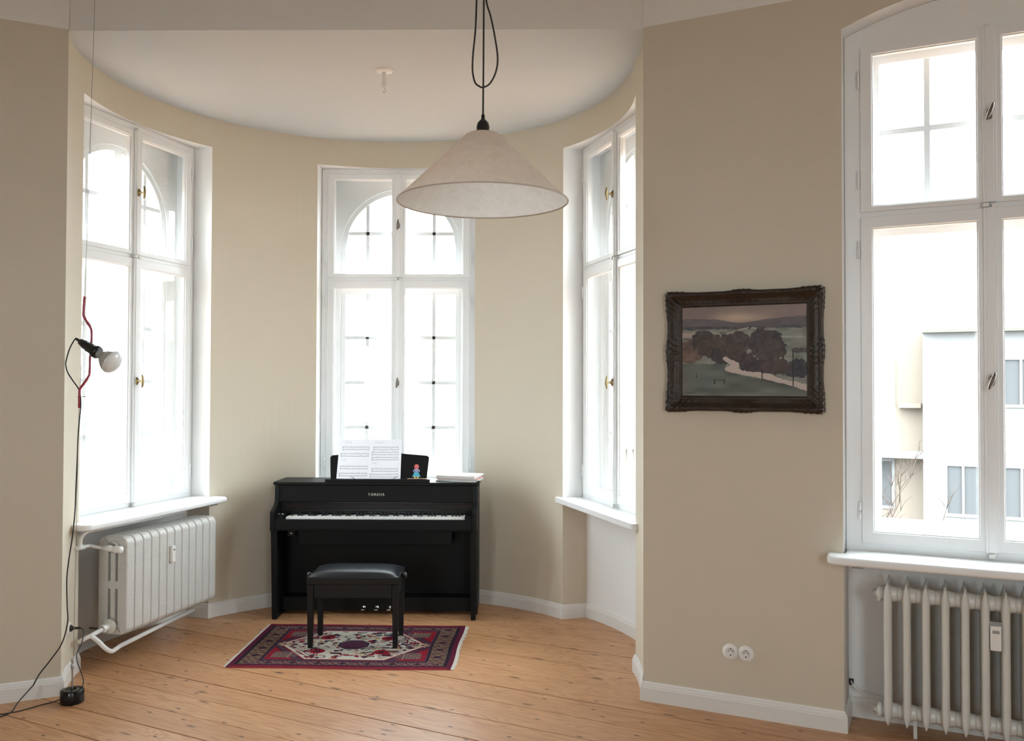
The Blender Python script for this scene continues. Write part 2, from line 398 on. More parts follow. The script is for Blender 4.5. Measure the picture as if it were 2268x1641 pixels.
# right wall with two arched openings running to the floor (radiator niches)
def arch_hole(sc, hw, z0, zj, sag, n=16):
    r = (hw * hw + sag * sag) / (2 * sag); out = [(sc - hw, z0), (sc + hw, z0)]
    a = math.asin(hw / r)
    for i in range(n + 1):
        t = a - 2 * a * i / n; out.append((sc + r * math.sin(t), zj + sag - r + r * math.cos(t)))
    return out
RW = empty('wall_right', (RC.x, RC.y, 0), RA); struct(RW)
WINS_R = (1.637, 3.75); RHW = .638
def notched():
    pts = [(0, 0)]
    for sc in WINS_R:
        h = arch_hole(sc, RHW, 0, 3.399, .13)
        pts += [h[0]] + h[2:][::-1] + [h[1]]
    pts += [(LEN_R, 0), (LEN_R, HC), (0, HC)]
    return pts
wr = plate('wall_surface', notched(), [], 0, .45, ['wall_paint', 'white_paint'], RW)
for p in wr.data.polygons:
    if abs(p.normal.y) < .5:
        c = sum((wr.data.vertices[i].co for i in p.vertices), Vector()) / len(p.vertices)
        if .5 < c.x < LEN_R - .3 and c.z < 3.56: p.material_index = 1
b = MB().box(0, LEN_R, 0, .45, HC, HM, 0); b.build('upper_wall', ['frieze_paint'], RW)
for sc in WINS_R:
    MB().box(sc - RHW, sc + RHW, .25, .45, 0, .835, 0).build('niche_back', ['white_paint'], RW)

# side and back walls of the room behind the camera
E_L = LC + LD * LEN_L; E_R = RC + RD * LEN_R
YB = -2.4
def seg_wall(name, p, q, th=.2):
    p = Vector(p); q = Vector(q); d = (q - p).normalized(); nn = Vector((d.y, -d.x)) * -1
    b = MB(); poly = [p, q, q - nn * th, p - nn * th]; b.prism(poly, 0, HC, 0, 0); b.prism(poly, HC, HM, 1, 1)
    return struct(b.build(name, ['wall_paint', 'frieze_paint']))
seg_wall('wall_far_left', (E_L.x, YB), (E_L.x, E_L.y + .2))
seg_wall('wall_far_right', (E_R.x, E_R.y + .3), (E_R.x, YB))
BW = empty('wall_back', (0, YB, 0), PI); struct(BW)          # local +y points outdoors, local x to world -x
BXS = (-1.7, 2.3)  # centres of the openings added in the unseen back wall for more light
bo = [(-E_R.x - .2, 0)]
for sc in BXS:
    h = arch_hole(sc, RHW, .84, 3.399, .13); 
    bo_ = h
plate('wall_surface', rect(-E_R.x - .2, -E_L.x + .2, 0, HC), [arch_hole(sc, RHW, .84, 3.399, .13) for sc in BXS], 0, .45, 'wall_paint', BW)
MB().box(-E_R.x - .2, -E_L.x + .2, 0, .45, HC, HM).build('upper_wall', 'ceiling_paint', BW)

# ceiling: main slab, beam over the bay opening, bay ceiling with a small cove
b = MB()
def off(p, n, t): return (p.x - n.x * t, p.y - n.y * t)
main = [(E_L.x - .3, YB - .3), (E_R.x + .3, YB - .3), (E_R.x + .3, E_R.y + .3), off(E_R, RN, .4), off(RC, RN, .4), (RC.x, RC.y + .5), (LC.x, LC.y + .5), off(LC, LN, .4), off(E_L, LN, .4), (E_L.x - .3, E_L.y + .2)]
b.prism(main, HM, HM + .15)
b.prism([(LC.x - .02, LC.y + .01), (RC.x + .02, RC.y + .01), (RC.x + .2, RC.y + .36), (LC.x - .2, LC.y + .36)], HC - .004, HM, [1, 0, 0, 0], 0)
bayc = arc(-99, 99, ROUT, 40)
b.prism(bayc, HC - .0005, HC + .15)
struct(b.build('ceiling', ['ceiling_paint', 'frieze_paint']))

# floor boards
FA = R_(-27.3)
fl = empty('tmp', (0, 0, 0)); bpy.data.objects.remove(fl)
seams = [5.16, 4.87, 4.59, 4.33, 4.11, 3.87, 3.62, 3.42, 3.22, 3.03, 2.80]
lo = 2.80
while lo > -5.5: lo -= random.choice((.2, .22, .25, .28)); seams.append(lo)
hi = 5.16
while hi < 8.6: hi += random.choice((.22, .25, .27)); seams.insert(0, hi)
seams.sort()
b = MB(); pr = []
for y0, y1 in zip(seams[:-1], seams[1:]):
    x = -9 + random.random() * 2
    while x < 9:
        x1 = x + random.choice((6.3, 7.2, 8.1)) if False else 9
        k = len(b.f); dz = random.uniform(-.0012, .0012)
        b.box(x, x1 - .001, y0 + .003, y1 - .003, -.03, dz)
        c = (random.random(), random.random(), random.random(), 1); pr += [c] * 6
        x = x1
b.box(-9, 9, seams[0], seams[-1], -.06, -.028, 1); pr += [(0, 0, 0, 1)] * 6
fo = b.build('floor', ['pine_boards', 'dark'], rot=(0, 0, FA))
ca = fo.data.color_attributes.new('plank', 'FLOAT_COLOR', 'CORNER')
buf = np.zeros((len(fo.data.loops), 4), dtype=np.float32)
for i, p in enumerate(fo.data.polygons):
    for li in p.loop_indices: buf[li] = pr[i]
ca.data.foreach_set('color', buf.ravel()); struct(fo)

# baseboards: swept profile (offset into room, height)
PROF = [(0, 0), (.018, 0), (.018, .070), (.015, .074), (.015, .080), (.011, .085), (.010, .093), (.004, .100), (0, .100)]
def baseboard(name, path, closed=False):
    path = [Vector(p) for p in path]; rows = []
    for i, p in enumerate(path):
        def nrm(a, b_): d = (b_ - a).normalized(); return Vector((d.y, -d.x))
        if i == 0: m = nrm(path[0], path[1]); k = 1
        elif i == len(path) - 1: m = nrm(path[-2], path[-1]); k = 1
        else:
            n1 = nrm(path[i - 1], p); n2 = nrm(p, path[i + 1]); m = (n1 + n2).normalized(); k = 1 / max(.35, m.dot(n1))
        rows.append([(p.x + m.x * t * k, p.y + m.y * t * k, z) for t, z in PROF])
    b = MB(); b.grid(rows, 0, False); n = len(PROF)
    b.add(rows[0], [tuple(range(n))]); b.add(rows[-1], [tuple(range(n))])
    return struct(b.build(name, 'skirting_paint'))
def niche_path(ax):
    rb = RB + .17; h2 = math.degrees(math.asin(HW / rb))
    return arc(ax - h2, ax + h2, rb, 12)
path = [tuple(LC + LD * (LEN_L - .02)), tuple(LC)]
path += arcf(A_L, -73 - HA, 5)[1:] + niche_path(-73) + arc(-73 + HA, 73 - HA, RB, 40) + niche_path(73) + arcf(73 + HA, A_R, 5)
def q(s, t): return (RC.x + RD.x * s - RN.x * t, RC.y + RD.y * s - RN.y * t)
cut = len(path)
baseboard('baseboard_left', path[:2] + path[2:7])
baseboard('baseboard_bay', path[6:])
rp = [path[-1], tuple(RC)]
rp = [tuple(RC), q(1.637 - RHW, 0), q(1.637 - RHW, .25), q(1.637 + RHW, .25), q(1.637 + RHW, 0), q(3.75 - RHW, 0), q(3.75 - RHW, .25), q(3.75 + RHW, .25), q(3.75 + RHW, 0), q(LEN_R - .02, 0)]
baseboard('baseboard_right', arcf(A_R - 2.5, A_R, 2)[:-1] + rp)

# ------------------------------------------------------------------ windows
def handle(parent, x, z, y0, tilt, m_='brass', name='window_handle'):
    b = MB(); rows = []
    for rr_, h in ((0, 0), (1, 0), (1, .004), (.7, .009), (.42, .014)):      # oval rosette
        rows.append([(x + max(rr_, .001) * .014 * math.cos(2 * PI * j / 16), y0 - h, z + max(rr_, .001) * .026 * math.sin(2 * PI * j / 16)) for j in range(16)])
    b.grid(rows, cu=True)
    b.lathe([(.009, .010), (.0065, .018), (.0058, .036), (.009, .047), (0, .047)], (x, y0, z), (0, -1, 0), 16)
    d = Vector((math.sin(tilt), 0, math.cos(tilt))); c = Vector((x, y0 - .046, z)); pts = []; rr = []
    for i in range(9):
        t = -1 + i / 4; pts.append(c + d * (.041 * t) + Vector((0, .006 * t * t, 0))); rr.append(.0088 * math.sqrt(max(.15, 1 - t * t * .75)))
    b.tube(pts, rr, 10)
    return b.build(name, m_, parent)
def make_window(name, loc, ax, rot_kind, tilt):
    W = empty(name, (loc[0], loc[1], 0), -ax); struct(W)
    big = rot_kind == 'right'
    hw = RHW if big else HW
    yo = .14 if big else .125
    holes = [rect(-.555, -.02, .905, 2.49), rect(.02, .555, .905, 2.49), rect(-.555, -.02, 2.52, 3.325), rect(.02, .555, 2.52, 3.325)]
    outl = arch_hole(0, hw - .002, .82, 3.397, .129) if big else rect(-hw + .002, hw - .002, .83, HEAD - .001)
    plate('window_frame', outl, holes, 0, .055, 'gloss_white', W, .003)
    for sx in (-1, 1):
        for part in ('lower', 'upper'):
            z0, z1 = (.893, 2.492) if part == 'lower' else (2.516, 3.333)
            g0, g1 = (.955, 2.43) if part == 'lower' else (2.548, 3.287)
            xs = sorted((sx * .024, sx * .562)); gs = sorted((sx * .056, sx * .503))
            s = plate('sash', rect(xs[0], xs[1], z0, z1), [rect(gs[0] - .006, gs[1] + .006, g0 - .006, g1 + .006)], -.014, .028, 'gloss_white', W, .004, 3)
            # inner glazing bead, a step lower than the sash face
            plate('glazing_bead', rect(gs[0] - .007, gs[1] + .007, g0 - .007, g1 + .007), [rect(gs[0], gs[1], g0, g1)], -.004, .022, 'gloss_white', s, .002)
            MB().add([(gs[0] - .003, .008, g0 - .003), (gs[1] + .003, .008, g0 - .003), (gs[1] + .003, .008, g1 + .003), (gs[0] - .003, .008, g1 + .003)], [(0, 1, 2, 3)]).build('glass_pane', 'window_glass', s)
            zs = (z0 + .16, z1 - .16) if part == 'upper' else (z0 + .16, z1 - .16)
            for hz in zs:
                MB().lathe([(0, -.045), (.0065, -.043), (.0065, -.001), (.004, 0), (.0065, .001), (.0065, .043), (0, .045)], (sx * .570, -.014, hz), (0, 0, 1), 10).build('hinge', 'gloss_white', s)
    for z0, z1 in ((.893, 2.492), (2.516, 3.333)):
        c = MB(); c.box(-.029, .029, -.026, -.013, z0, z1)
        cs = c.build('cover_strip', 'gloss_white', W, .004, 3)
        c = MB().box(-.016, .016, -.031, -.025, z0, z1).build('cover_bead', 'gloss_white', cs, .002)
    latch = MB()
    latch.box(-.030, -.004, -.036, -.012, 2.494, 2.512).box(.006, .030, -.034, -.012, 2.488, 2.506).box(-.014, .004, -.030, -.012, 3.326, 3.352).box(-.016, .012, -.034, -.012, .868, .890)
    latch.build('latch', 'plastic_white', W, .003)
    hm_ = 'shaded_brass' if tilt else 'brass'
    handle(W, 0, 2.925, -.03, tilt, hm_); handle(W, 0, 1.685, -.03, tilt, hm_)
    # casing between the two windows
    c = MB(); t = .012
    c.box(-hw + .002, -hw + .03, .055, yo, .86, 3.36).box(hw - .03, hw - .002, .055, yo, .86, 3.36).box(-hw + .03, hw - .03, .055, yo, .86, .885).box(-hw + .03, hw - .03, .055, yo, 3.335, 3.36)
    c.build('casing', 'gloss_white', W)
    # outer window
    ring = .480
    if not big:
        n = 24; zsp = 2.762
        ho = [(-ring, .93), (ring, .93)] + [(ring * math.cos(PI * i / n), zsp + ring * math.sin(PI * i / n)) for i in range(n + 1)]
        plate('outer_surround', rect(-hw + .002, hw - .002, .83, HEAD - .001), [ho], yo, yo + .085, 'white_paint', W, .006)
        o2 = [(x * .985, .937 if z < 1 else (z if z <= zsp else zsp + (z - zsp) * .985)) for x, z in ho]
        lw = (ring - .036)
        def in_arch(x0, x1, z0, z1, nn=10):
            """opening between x0..x1 from z0, topped by the arch of radius lw"""
            pts = [(x0, z0), (x1, z0)]
            for i in range(nn + 1):
                x = x1 + (x0 - x1) * i / nn
                pts.append((x, min(z1, zsp + math.sqrt(max(0, lw * lw - x * x)))))
            return pts
        hs = []
        for sx in (-1, 1):
            x0, x1 = sorted((sx * .03, sx * lw)); hs.append(rect(x0, x1, .965, 2.400)); hs.append(in_arch(x0, x1, 2.545, 9, 16))
        of = plate('outer_frame', ho, hs, yo + .012, yo + .05, 'gloss_white', W, .003)
        bars = MB()
        for sx in (-.268, .268):
            bars.box(sx - .014, sx + .014, yo + .018, yo + .042, .96, 2.415); bars.box(sx - .014, sx + .014, yo + .018, yo + .042, 2.54, zsp + math.sqrt(lw * lw - .268 ** 2) + .005)
        for z in (2.049, 1.686, 1.327): bars.box(-lw, lw, yo + .018, yo + .042, z - .014, z + .014)
        w = math.sqrt(lw * lw - (2.891 - zsp) ** 2); bars.box(-w, w, yo + .018, yo + .042, 2.877, 2.905)
    else:
        ho = rect(-.53, .53, .93, 3.34)
        plate('outer_surround', arch_hole(0, hw - .002, .83, 3.397, .129), [ho], yo, yo + .12, 'white_paint', W, .006)
        hs = []
        for sx in (-1, 1):
            x0, x1 = sorted((sx * .045, sx * .482)); hs.append(rect(x0, x1, .998, 2.415)); hs.append(rect(x0, x1, 2.595, 3.29))
        of = plate('outer_frame', rect(-.53, .53, .93, 3.34), hs, yo + .006, yo + .05, 'gloss_white', W, .003)
        bars = MB()
        for sx in (-.265, .265): bars.box(sx - .014, sx + .014, yo + .018, yo + .042, 2.59, 3.295)
        for x0, x1 in ((-.485, -.04), (.04, .485)): bars.box(x0, x1, yo + .018, yo + .042, 2.929, 2.957)
    bars.build('glazing_bars', 'gloss_white', of, .002)
    g = MB()
    y = yo + .03; z1 = 3.27 if not big else 3.3
    if big: g.add([(-.49, y, .96), (.49, y, .96), (.49, y, 3.3), (-.49, y, 3.3)], [(0, 1, 2, 3)])
    else:
        pts = [(-ring + .02, y, .95), (ring - .02, y, .95)] + [((ring - .02) * math.cos(PI * i / 20), y, 2.762 + (ring - .02) * math.sin(PI * i / 20)) for i in range(21)]
        g.add(pts, [tuple(range(len(pts)))])
    g.build('outer_glass', 'window_glass', of)
    return W
def sill(W, pts, z1, th=.036):
    b = MB(); b.prism(pts, z1 - th, z1); return b.build('window_sill', 'gloss_white', W, .013, 4)
W1 = make_window('window_1', wpt(-73, 0, WIN_D), R_(-73), 'bay', 0)
W2 = make_window('window_2', wpt(0, 0, WIN_D), 0, 'bay', .1)
W3 = make_window('window_3', wpt(73, 0, WIN_D), R_(73), 'bay', 0)
def lw(x, y): return (x, y)
def corner(cx, cy, r, a0, a1, n=5): return [(cx + r * math.cos(R_(a0 + (a1 - a0) * i / n)), cy + r * math.sin(R_(a0 + (a1 - a0) * i / n))) for i in range(n + 1)]
# sills: wide board in front, narrower tail running back to the frame between the jambs
yw = -.155
s1 = sill(W1, [(-.608, 0), (-.608, -.16), (-.745, -.20)] + corner(-.69, -.275, .06, 190, 255) + corner(.60, -.245, .05, 285, 360) + [(.655, -.17), (.608, -.16), (.608, 0)], SILL)
sill(W2, [(-.608, 0), (-.608, -.145), (.608, -.145), (.608, 0)], SILL)
for W_ in (W3,):
    sill(W_, [(-.608, 0), (-.608, -.145), (-.672, -.160)] + corner(-.635, -.158, .04, 190, 265) + corner(.635, -.158, .04, 275, 350) + [(.672, -.160), (.608, -.145), (.608, 0)], SILL)
W4 = make_window('window_4', q(1.637, .12), -RA, 'right', .35)
W5 = make_window('window_5', q(3.75, .12), -RA, 'right', .35)
W6 = make_window('added_window_1', (-BXS[0], YB - .12), PI, 'right', .3)  # this and the next: unseen windows added to brighten the main room
W7 = make_window('added_window_2', (-BXS[1], YB - .12), PI, 'right', .3)
for W_ in (W4, W5, W6, W7):
    sill(W_, [(-RHW + .003, 0), (-RHW + .003, -.12), (-.71, -.125)] + corner(-.65, -.20, .055, 180, 262) + corner(.65, -.20, .055, 278, 360) + [(.71, -.125), (RHW - .003, -.12), (RHW - .003, 0)], .858, .040)
    for x in (-.57, .57): MB().box(x - .025, x + .025, -.19, -.02, .800, .817).build('sill_bracket', 'plastic_grey', W_)
MB().box(.50, .56, -.26, -.10, .815, .829).build('sill_bracket', 'plastic_grey', W1)

# ------------------------------------------------------------------ digital piano
PX, PY = -.977, 6.24
P = tag(empty('digital_piano', (PX, PY, 0), R_(-.6)), 'black upright digital piano under the middle bay window', 'piano')
HWP = .730
def pb(name, *boxes, m='piano_black', bev=.003, par=None):
    b = MB()
    for x in boxes: b.box(*x)
    return b.build(name, m, par or P, bev)
# local coords: x centred, y 0 = front of arms, back = .46
pb('lid', (-HWP - .012, HWP + .012, .125, .462, .944, .9645))
pb('front_panel', (-HWP + .004, HWP - .004, .135, .155, .822, .943))
for s in (-1, 1):
    x0, x1 = sorted((s * HWP, s * (HWP - .030)))
    side = MB()
    prof = [(.13, .03), (.455, .03), (.455, .943), (.13, .943), (.13, .80), (.0, .765), (.0, .632), (.13, .632)]
    prof = [(.13, .02), (.455, .02), (.455, .943), (.128, .943), (.120, .83), (.085, .800), (.0, .768), (.0, .632), (.13, .632)]
    v = [(x0, y, z) for y, z in prof] + [(x1, y, z) for y, z in prof]; n = len(prof)
    side.add(v, [tuple(range(n)), tuple(range(2 * n - 1, n - 1, -1))] + [(i, (i + 1) % n, n + (i + 1) % n, n + i) for i in range(n)])
    side.build('side_panel', 'piano_black', P, .003)
    # cheek block beside the keys
    xa, xb = sorted((s * (HWP - .032), s * .645)); b = MB()
    b.box(xa, xb, .022, .16, .632, .738); b.build('cheek_block', 'piano_black', P, .003)
    # front leg, tapered to the floor, joined by a foot to the side panel
    xc = s * (HWP - .024); b = MB()
    b.hexa([(xc - .017, .045, .0), (xc + .017, .045, .0), (xc + .017, .078, .0), (xc - .017, .078, .0)], [(xc - .023, .02, .632), (xc + .023, .02, .632), (xc + .023, .075, .632), (xc - .023, .075, .632)])
    b.build('front_leg', 'piano_black', P, .003)
    b = MB().box(xc - .014, xc + .014, .07, .14, .0, .055).box(xc - .014, xc + .014, .13, .44, 0, .022); b.build('foot', 'piano_black', P, .004)
pb('key_bed', (-HWP + .03, HWP - .03, .014, .30, .632, .700))
pb('key_slip', (-HWP + .03, HWP - .03, .010, .034, .640, .713))
pb('fallboard', (-HWP + .03, HWP - .03, .165, .185, .735, .822), (-HWP + .05, HWP - .05, .150, .168, .806, .820), (-HWP + .03, HWP - .03, .150, .166, .752, .764), m='piano_gloss')
pb('speaker_box', (-.55, .55, .10, .36, .525, .631))
pb('back_panel', (-HWP + .03, HWP - .03, .335, .39, .05, .943))
pb('pedal_box', (-HWP + .03, HWP - .03, .20, .34, .028, .125))
b = MB(); b.box(-.61, -.56, .03, .09, .592, .631); hj = b.build('headphone_box', 'piano_black', P, .002)
MB().lathe([(.003, 0), (.0055, 0), (.0055, .003), (.003, .003)], (-.585, .03, .612), (0, -1, 0), 14).build('headphone_jack', 'chrome', hj)
for i, x in enumerate((-.093, .002, .095)):
    b = MB(); b.lathe([(0, 0)] + [(.012 + .004 * t, .0 + .012 * t) for t in (0, 1)] , (x, .2, .052), (0, -1, 0), 12)
    b.box(x - .011, x + .011, .135, .21, .048, .056); b.lathe([(0, -.004), (.016, -.004), (.017, 0), (.016, .004), (0, .005)], (x, .135, .052), (0, 0, 1), 14)
    b.build('pedal', 'chrome', P, .001)
for x in (-.155, -.135): pass
b = MB(); b.lathe([(0, 0), (.010, 0), (.010, .006), (0, .007)], (-.665, .09, .738), (0, 0, 1), 12).lathe([(0, 0), (.008, 0), (.008, .006), (0, .007)], (-.690, .09, .738), (0, 0, 1), 12)
b.build('power_buttons', 'plastic_grey', P)
# keys
K0, K1 = -.626, .652; KW = (K1 - K0) / 52
wkm = MB().box(.0006, KW - .0006, .036, .19, .707, .727); wk = wkm.build('white_key', 'key_white', P, .0015)
wk.location = (K0, 0, 0)
bkm = MB(); bkm.hexa([(-.0055, .088, .724), (.0055, .088, .724), (.0055, .19, .724), (-.0055, .19, .724)], [(-.0045, .096, .739), (.0045, .096, .739), (.0045, .19, .739), (-.0045, .19, .739)])
bk = bkm.build('black_key', 'key_black', P, .001)
first = True; firstb = True
for i in range(52):
    o = wk if i == 0 else wk.copy()
    if i: COL.objects.link(o)
    o.location = (K0 + KW * i, 0, 0)
    if i < 51 and 'ABCDEFG'[i % 7] in 'ACDFG':
        o2 = bk if firstb else bk.copy()
        if not firstb: COL.objects.link(o2)
        firstb = False; o2.location = (K0 + KW * (i + 1), 0, 0)
# music rest
rest = MB()
def rp3(x, h): return (x, .175 + h * .30, .985 + h)      # leaning back
outl = []
RX0, RX1 = -.352, .370
for i in range(5): a = R_(180 - 90 * i / 4); outl.append((RX0 + .02 + .02 * math.cos(a), .145 + .02 * math.sin(a)))
for i in range(1, 8):
    t = i / 8; outl.append((RX0 + .03 + (RX1 - RX0 - .06) * t, .165 + .020 * math.sin(PI * t)))
for i in range(5): a = R_(90 - 90 * i / 4); outl.append((RX1 - .02 + .02 * math.cos(a), .145 + .02 * math.sin(a)))
outl += [(RX1 - .012, 0), (RX0 + .012, 0)]
v = [rp3(x, h) for x, h in outl]; v2 = [(x, y + .012, z + .001) for x, y, z in v]; n = len(v)
rest.add(v + v2, [tuple(range(n)), tuple(range(2 * n - 1, n - 1, -1))] + [(i, (i + 1) % n, n + (i + 1) % n, n + i) for i in range(n)])
mr = rest.build('music_rest', 'piano_black', P, .002)
b = MB().box(RX0 - .018, RX1 + .012, .128, .19, .9645, .986); b.build('rest_ledge', 'piano_black', mr, .002)
for x, s in ((-.155, -1), (.12, 1)):
    b = MB(); b.tube([(x, .14, .985), (x + .006 * s, .136, .992), (x + .028 * s, .134, 1.004)], .0018, 6); b.build('page_clip', 'dark', mr)
# maker's name
def letters(parent):
    tx = {'Y': [((0, 1), (.5, .5)), ((1, 1), (.5, .5)), ((.5, .5), (.5, 0))], 'A': [((0, 0), (.5, 1)), ((.5, 1), (1, 0)), ((.2, .38), (.8, .38))],
          'M': [((0, 0), (0, 1)), ((0, 1), (.5, .3)), ((.5, .3), (1, 1)), ((1, 1), (1, 0))], 'H': [((0, 0), (0, 1)), ((1, 0), (1, 1)), ((0, .5), (1, .5))]}
    b = MB(); x = -.058
    for ch in 'YAMAHA':
        w = .0125; h = .018
        for p0, p1 in tx[ch]:
            a = Vector((x + p0[0] * w, 0, p0[1] * h)); c = Vector((x + p1[0] * w, 0, p1[1] * h)); d = (c - a).normalized(); nn = Vector((-d.z, 0, d.x)) * .0014; a -= d * .0008; c += d * .0008
            lo = [(p_.x, .1335, .868 + p_.z) for p_ in (a + nn, c + nn, c - nn, a - nn)]; hi = [(q_[0], .136, q_[2]) for q_ in lo]
            b.hexa(lo, hi)
        x += .0206
    return b.build('nameplate_lettering', 'lettering', parent)
letters(P)

# ------------------------------------------------------------------ sheet music
def color_grid(name, pts_fn, nu, nv, colfn, mats, parent=None, thick=None):
    vs = [pts_fn(i / nu, j / nv) for j in range(nv + 1) for i in range(nu + 1)]
    fs = [(j * (nu + 1) + i, j * (nu + 1) + i + 1, (j + 1) * (nu + 1) + i + 1, (j + 1) * (nu + 1) + i) for j in range(nv) for i in range(nu)]
    me = bpy.data.meshes.new(name); me.from_pydata(vs, [], fs); me.materials.append(MT[mats])
    cols = colfn(nu, nv).reshape(-1, 3).astype(np.float32)     # (nv,nu,3)
    ca = me.color_attributes.new('col', 'FLOAT_COLOR', 'CORNER')
    buf = np.ones((nu * nv, 4, 4), dtype=np.float32); buf[:, :, :3] = cols[:, None, :]
    ca.data.foreach_set('color', buf.ravel())
    me.polygons.foreach_set('use_smooth', [True] * len(fs))
    o = bpy.data.objects.new(name, me); COL.objects.link(o)
    if parent is not None: o.parent = parent
    return o
rng = np.random.default_rng(5)
def music_page(seed, staves):
    def f(nu, nv):
        r = np.random.default_rng(seed); A = np.ones((nv, nu, 3)) * np.array([.80, .81, .85])
        px = lambda x: int(x * nu); py = lambda y: int(y * nv)
        for kind, y, x0, x1 in staves:
            if kind == 's':
                for half in (0, 1):
                    yy = y - half * .062
                    for k in range(3): A[py(yy - k * .009), px(x0):px(x1)] = (.50, .50, .53)
                    x = x0 + .02
                    while x < x1 - .02:
                        if r.random() < .75:
                            j = py(yy - r.integers(-1, 4) * .009); i = px(x); A[j:j + 1, i:i + 1] = .12 + .1 * r.random()
                            A[j:j + 3, i] = .35
                        x += .022 + .02 * r.random()
                    A[py(yy - .03):py(yy + .005), px(x0) + 1] = .15
                A[py(y - .085):py(y + .005), px(x0)] = .3; A[py(y - .085):py(y + .005), px(x1) - 1] = .3
            else:
                for k in range(3):
                    xe = x0 + (x1 - x0) * r.uniform(.5, 1)
                    x = x0
                    while x < xe:
                        if r.random() < .7: A[py(y - k * .024), px(x)] = .45
                        x += 1 / nu
        return A
    return f
BK = tag(empty('sheet_music_book', (PX - .062, PY + .16, .986), R_(-.6)), 'open white sheet music book standing on the piano music rest', 'sheet music')
def page(side):
    def f(u, v):
        x = (-.232 + .232 * u) if side < 0 else .232 * u
        bow = .010 * math.sin(PI * (u if side > 0 else 1 - u)) + (.004 * (1 - abs(x) / .232))
        h = .292 * v; sk = .006 * v * (1 if side < 0 else -.4)
        return (x + sk, .014 + h * .30 - bow - .006, .001 + h * .955)
    return f
pl_ = color_grid('left_page', page(-1), 118, 150, music_page(3, [('t', .95, .18, .6), ('s', .81, .12, .97), ('s', .64, .08, .96), ('t', .50, .12, .35), ('s', .32, .10, .95), ('s', .14, .08, .95)]), 'music_print', BK)
pr_ = color_grid('right_page', page(1), 118, 150, music_page(9, [('t', .95, .15, .6), ('s', .81, .12, .92), ('s', .68, .08, .92), ('s', .55, .08, .92), ('t', .42, .10, .35), ('s', .26, .10, .92), ('s', .12, .05, .94)]), 'music_print', BK)
b = MB()
for s in (-1, 1):
    f = page(s); rows = [[Vector(f(i / 12, j / 4)) + Vector((0, d, 0)) for i in range(13)] for j in range(5) for d in (0,)]
    back = [[p_ + Vector((0, .006, 0)) for p_ in r] for r in rows]
    b.grid(back); b.grid([rows[-1], back[-1]]); b.grid([rows[0], back[0]])
    e = 0 if s < 0 else -1; b.grid([[r[e] for r in rows], [r[e] for r in back]])
b.build('page_block', 'paper', BK)

# bead figure and pencil on the ledge
D = tag(empty('bead_figure', (PX + .287, PY + .150, .989), R_(-.6)), 'small fused bead girl in purple top and blue skirt on the music rest ledge', 'toy')
pat = ["...rrr...", "..rpppr..", "..rppRr..", "..rpppr..", "...RRR...", "v.vvvvv.v"[:9], "..vvvvv..", ".vvvvvvv.", "..bbbbb..", "..bbbbb..", ".bbbbbbb.", "bbbbbbbbb", "..yy.yy..", "..yy.yy.."]
pat = ["...rrr...", "..rprpr..", "..rpppr..", "..rRRRr..", "...ppp...", "..vvvvv..", ".vvvvvvv.", ".v.vvv.v.", "..bbbbb..", "..bbbbb..", ".bbbbbbb.", ".bbbbbbb.", "bbbbbbbbb", "..yy.yy..", "..yy.yy.."]
mats_ = {'r': 'bead_red', 'R': 'bead_red', 'p': 'bead_pink', 'v': 'bead_purple', 'b': 'bead_blue', 'y': 'bead_yellow'}
grp = {'head': (0, 5), 'top': (5, 8), 'skirt': (8, 13), 'legs': (13, 15)}
u = .0068
for gname, (r0, r1) in grp.items():
    ms = []; b = MB()
    for r in range(r0, r1):
        for c, ch in enumerate(pat[r]):
            if ch == '.': continue
            if mats_[ch] not in ms: ms.append(mats_[ch])
            z = (len(pat) - r - .5) * u; b.lathe([(.0012, 0), (.0036, 0), (.0036, .004), (.0012, .004)], ((c - 4) * u, z * .22, z), (0, 1, -.0), 8, ms.index(mats_[ch]))
    b.build(gname, ms, D)
b = MB().tube([(-.075, 0, 0), (.075, .0, .0)], .0035, 6)
tag(b.build('pencil', 'pencil', None, loc=(PX + .300, PY + .139, .9902), rot=(0, 0, R_(-1))), 'brown pencil lying on the music rest ledge below the bead figure', 'pencil')

# booklets at the right end of the lid
z = .9648
specs = [('thin pale grey booklet at the bottom of the stack on the piano', 'paper', .006, -14, .0, .30, .225), ('mint green booklet second from the bottom of the stack on the piano', 'cover_mint', .005, -4, .02, .29, .215),
         ('booklet with a pink cover in the middle of the stack on the piano', 'cover_pink', .007, -9, .005, .30, .22), ('grey paged booklet just under the two top ones on the piano', 'cover_grey', .007, -11, -.008, .30, .225),
         ('cream paged booklet second from the top of the stack on the piano', 'paper_cream', .008, -13, .0, .29, .225), ('white booklet with small dark lettering on top of the stack on the piano', 'paper', .008, -15, .004, .30, .23)]
for i, (lab, m, th, ang, dx, w, d) in enumerate(specs):
    B = tag(empty('music_booklet', (-.385 + dx, 6.535, z), R_(ang)), lab, 'booklet', 'booklets stacked on the piano')
    MB().box(-w / 2 + .002, w / 2 - .002, -d / 2 + .002, d / 2 - .002, .0008, th - .0008).build('pages', 'paper_cream' if m != 'cover_grey' else 'paper', B)
    cv = MB().box(-w / 2, w / 2, -d / 2, d / 2, th - .0009, th).box(-w / 2, w / 2, -d / 2, d / 2, 0, .0009).build('cover', m, B)
    if i == 5:
        t = MB()
        for k, (x0, x1) in enumerate(((.02, .034), (.046, .052), (.062, .074), (.084, .096))): t.box(x0, x1, -.02, .012, th, th + .0003)
        t.build('cover_lettering', 'cover_grey', B)
    z += th + .0004

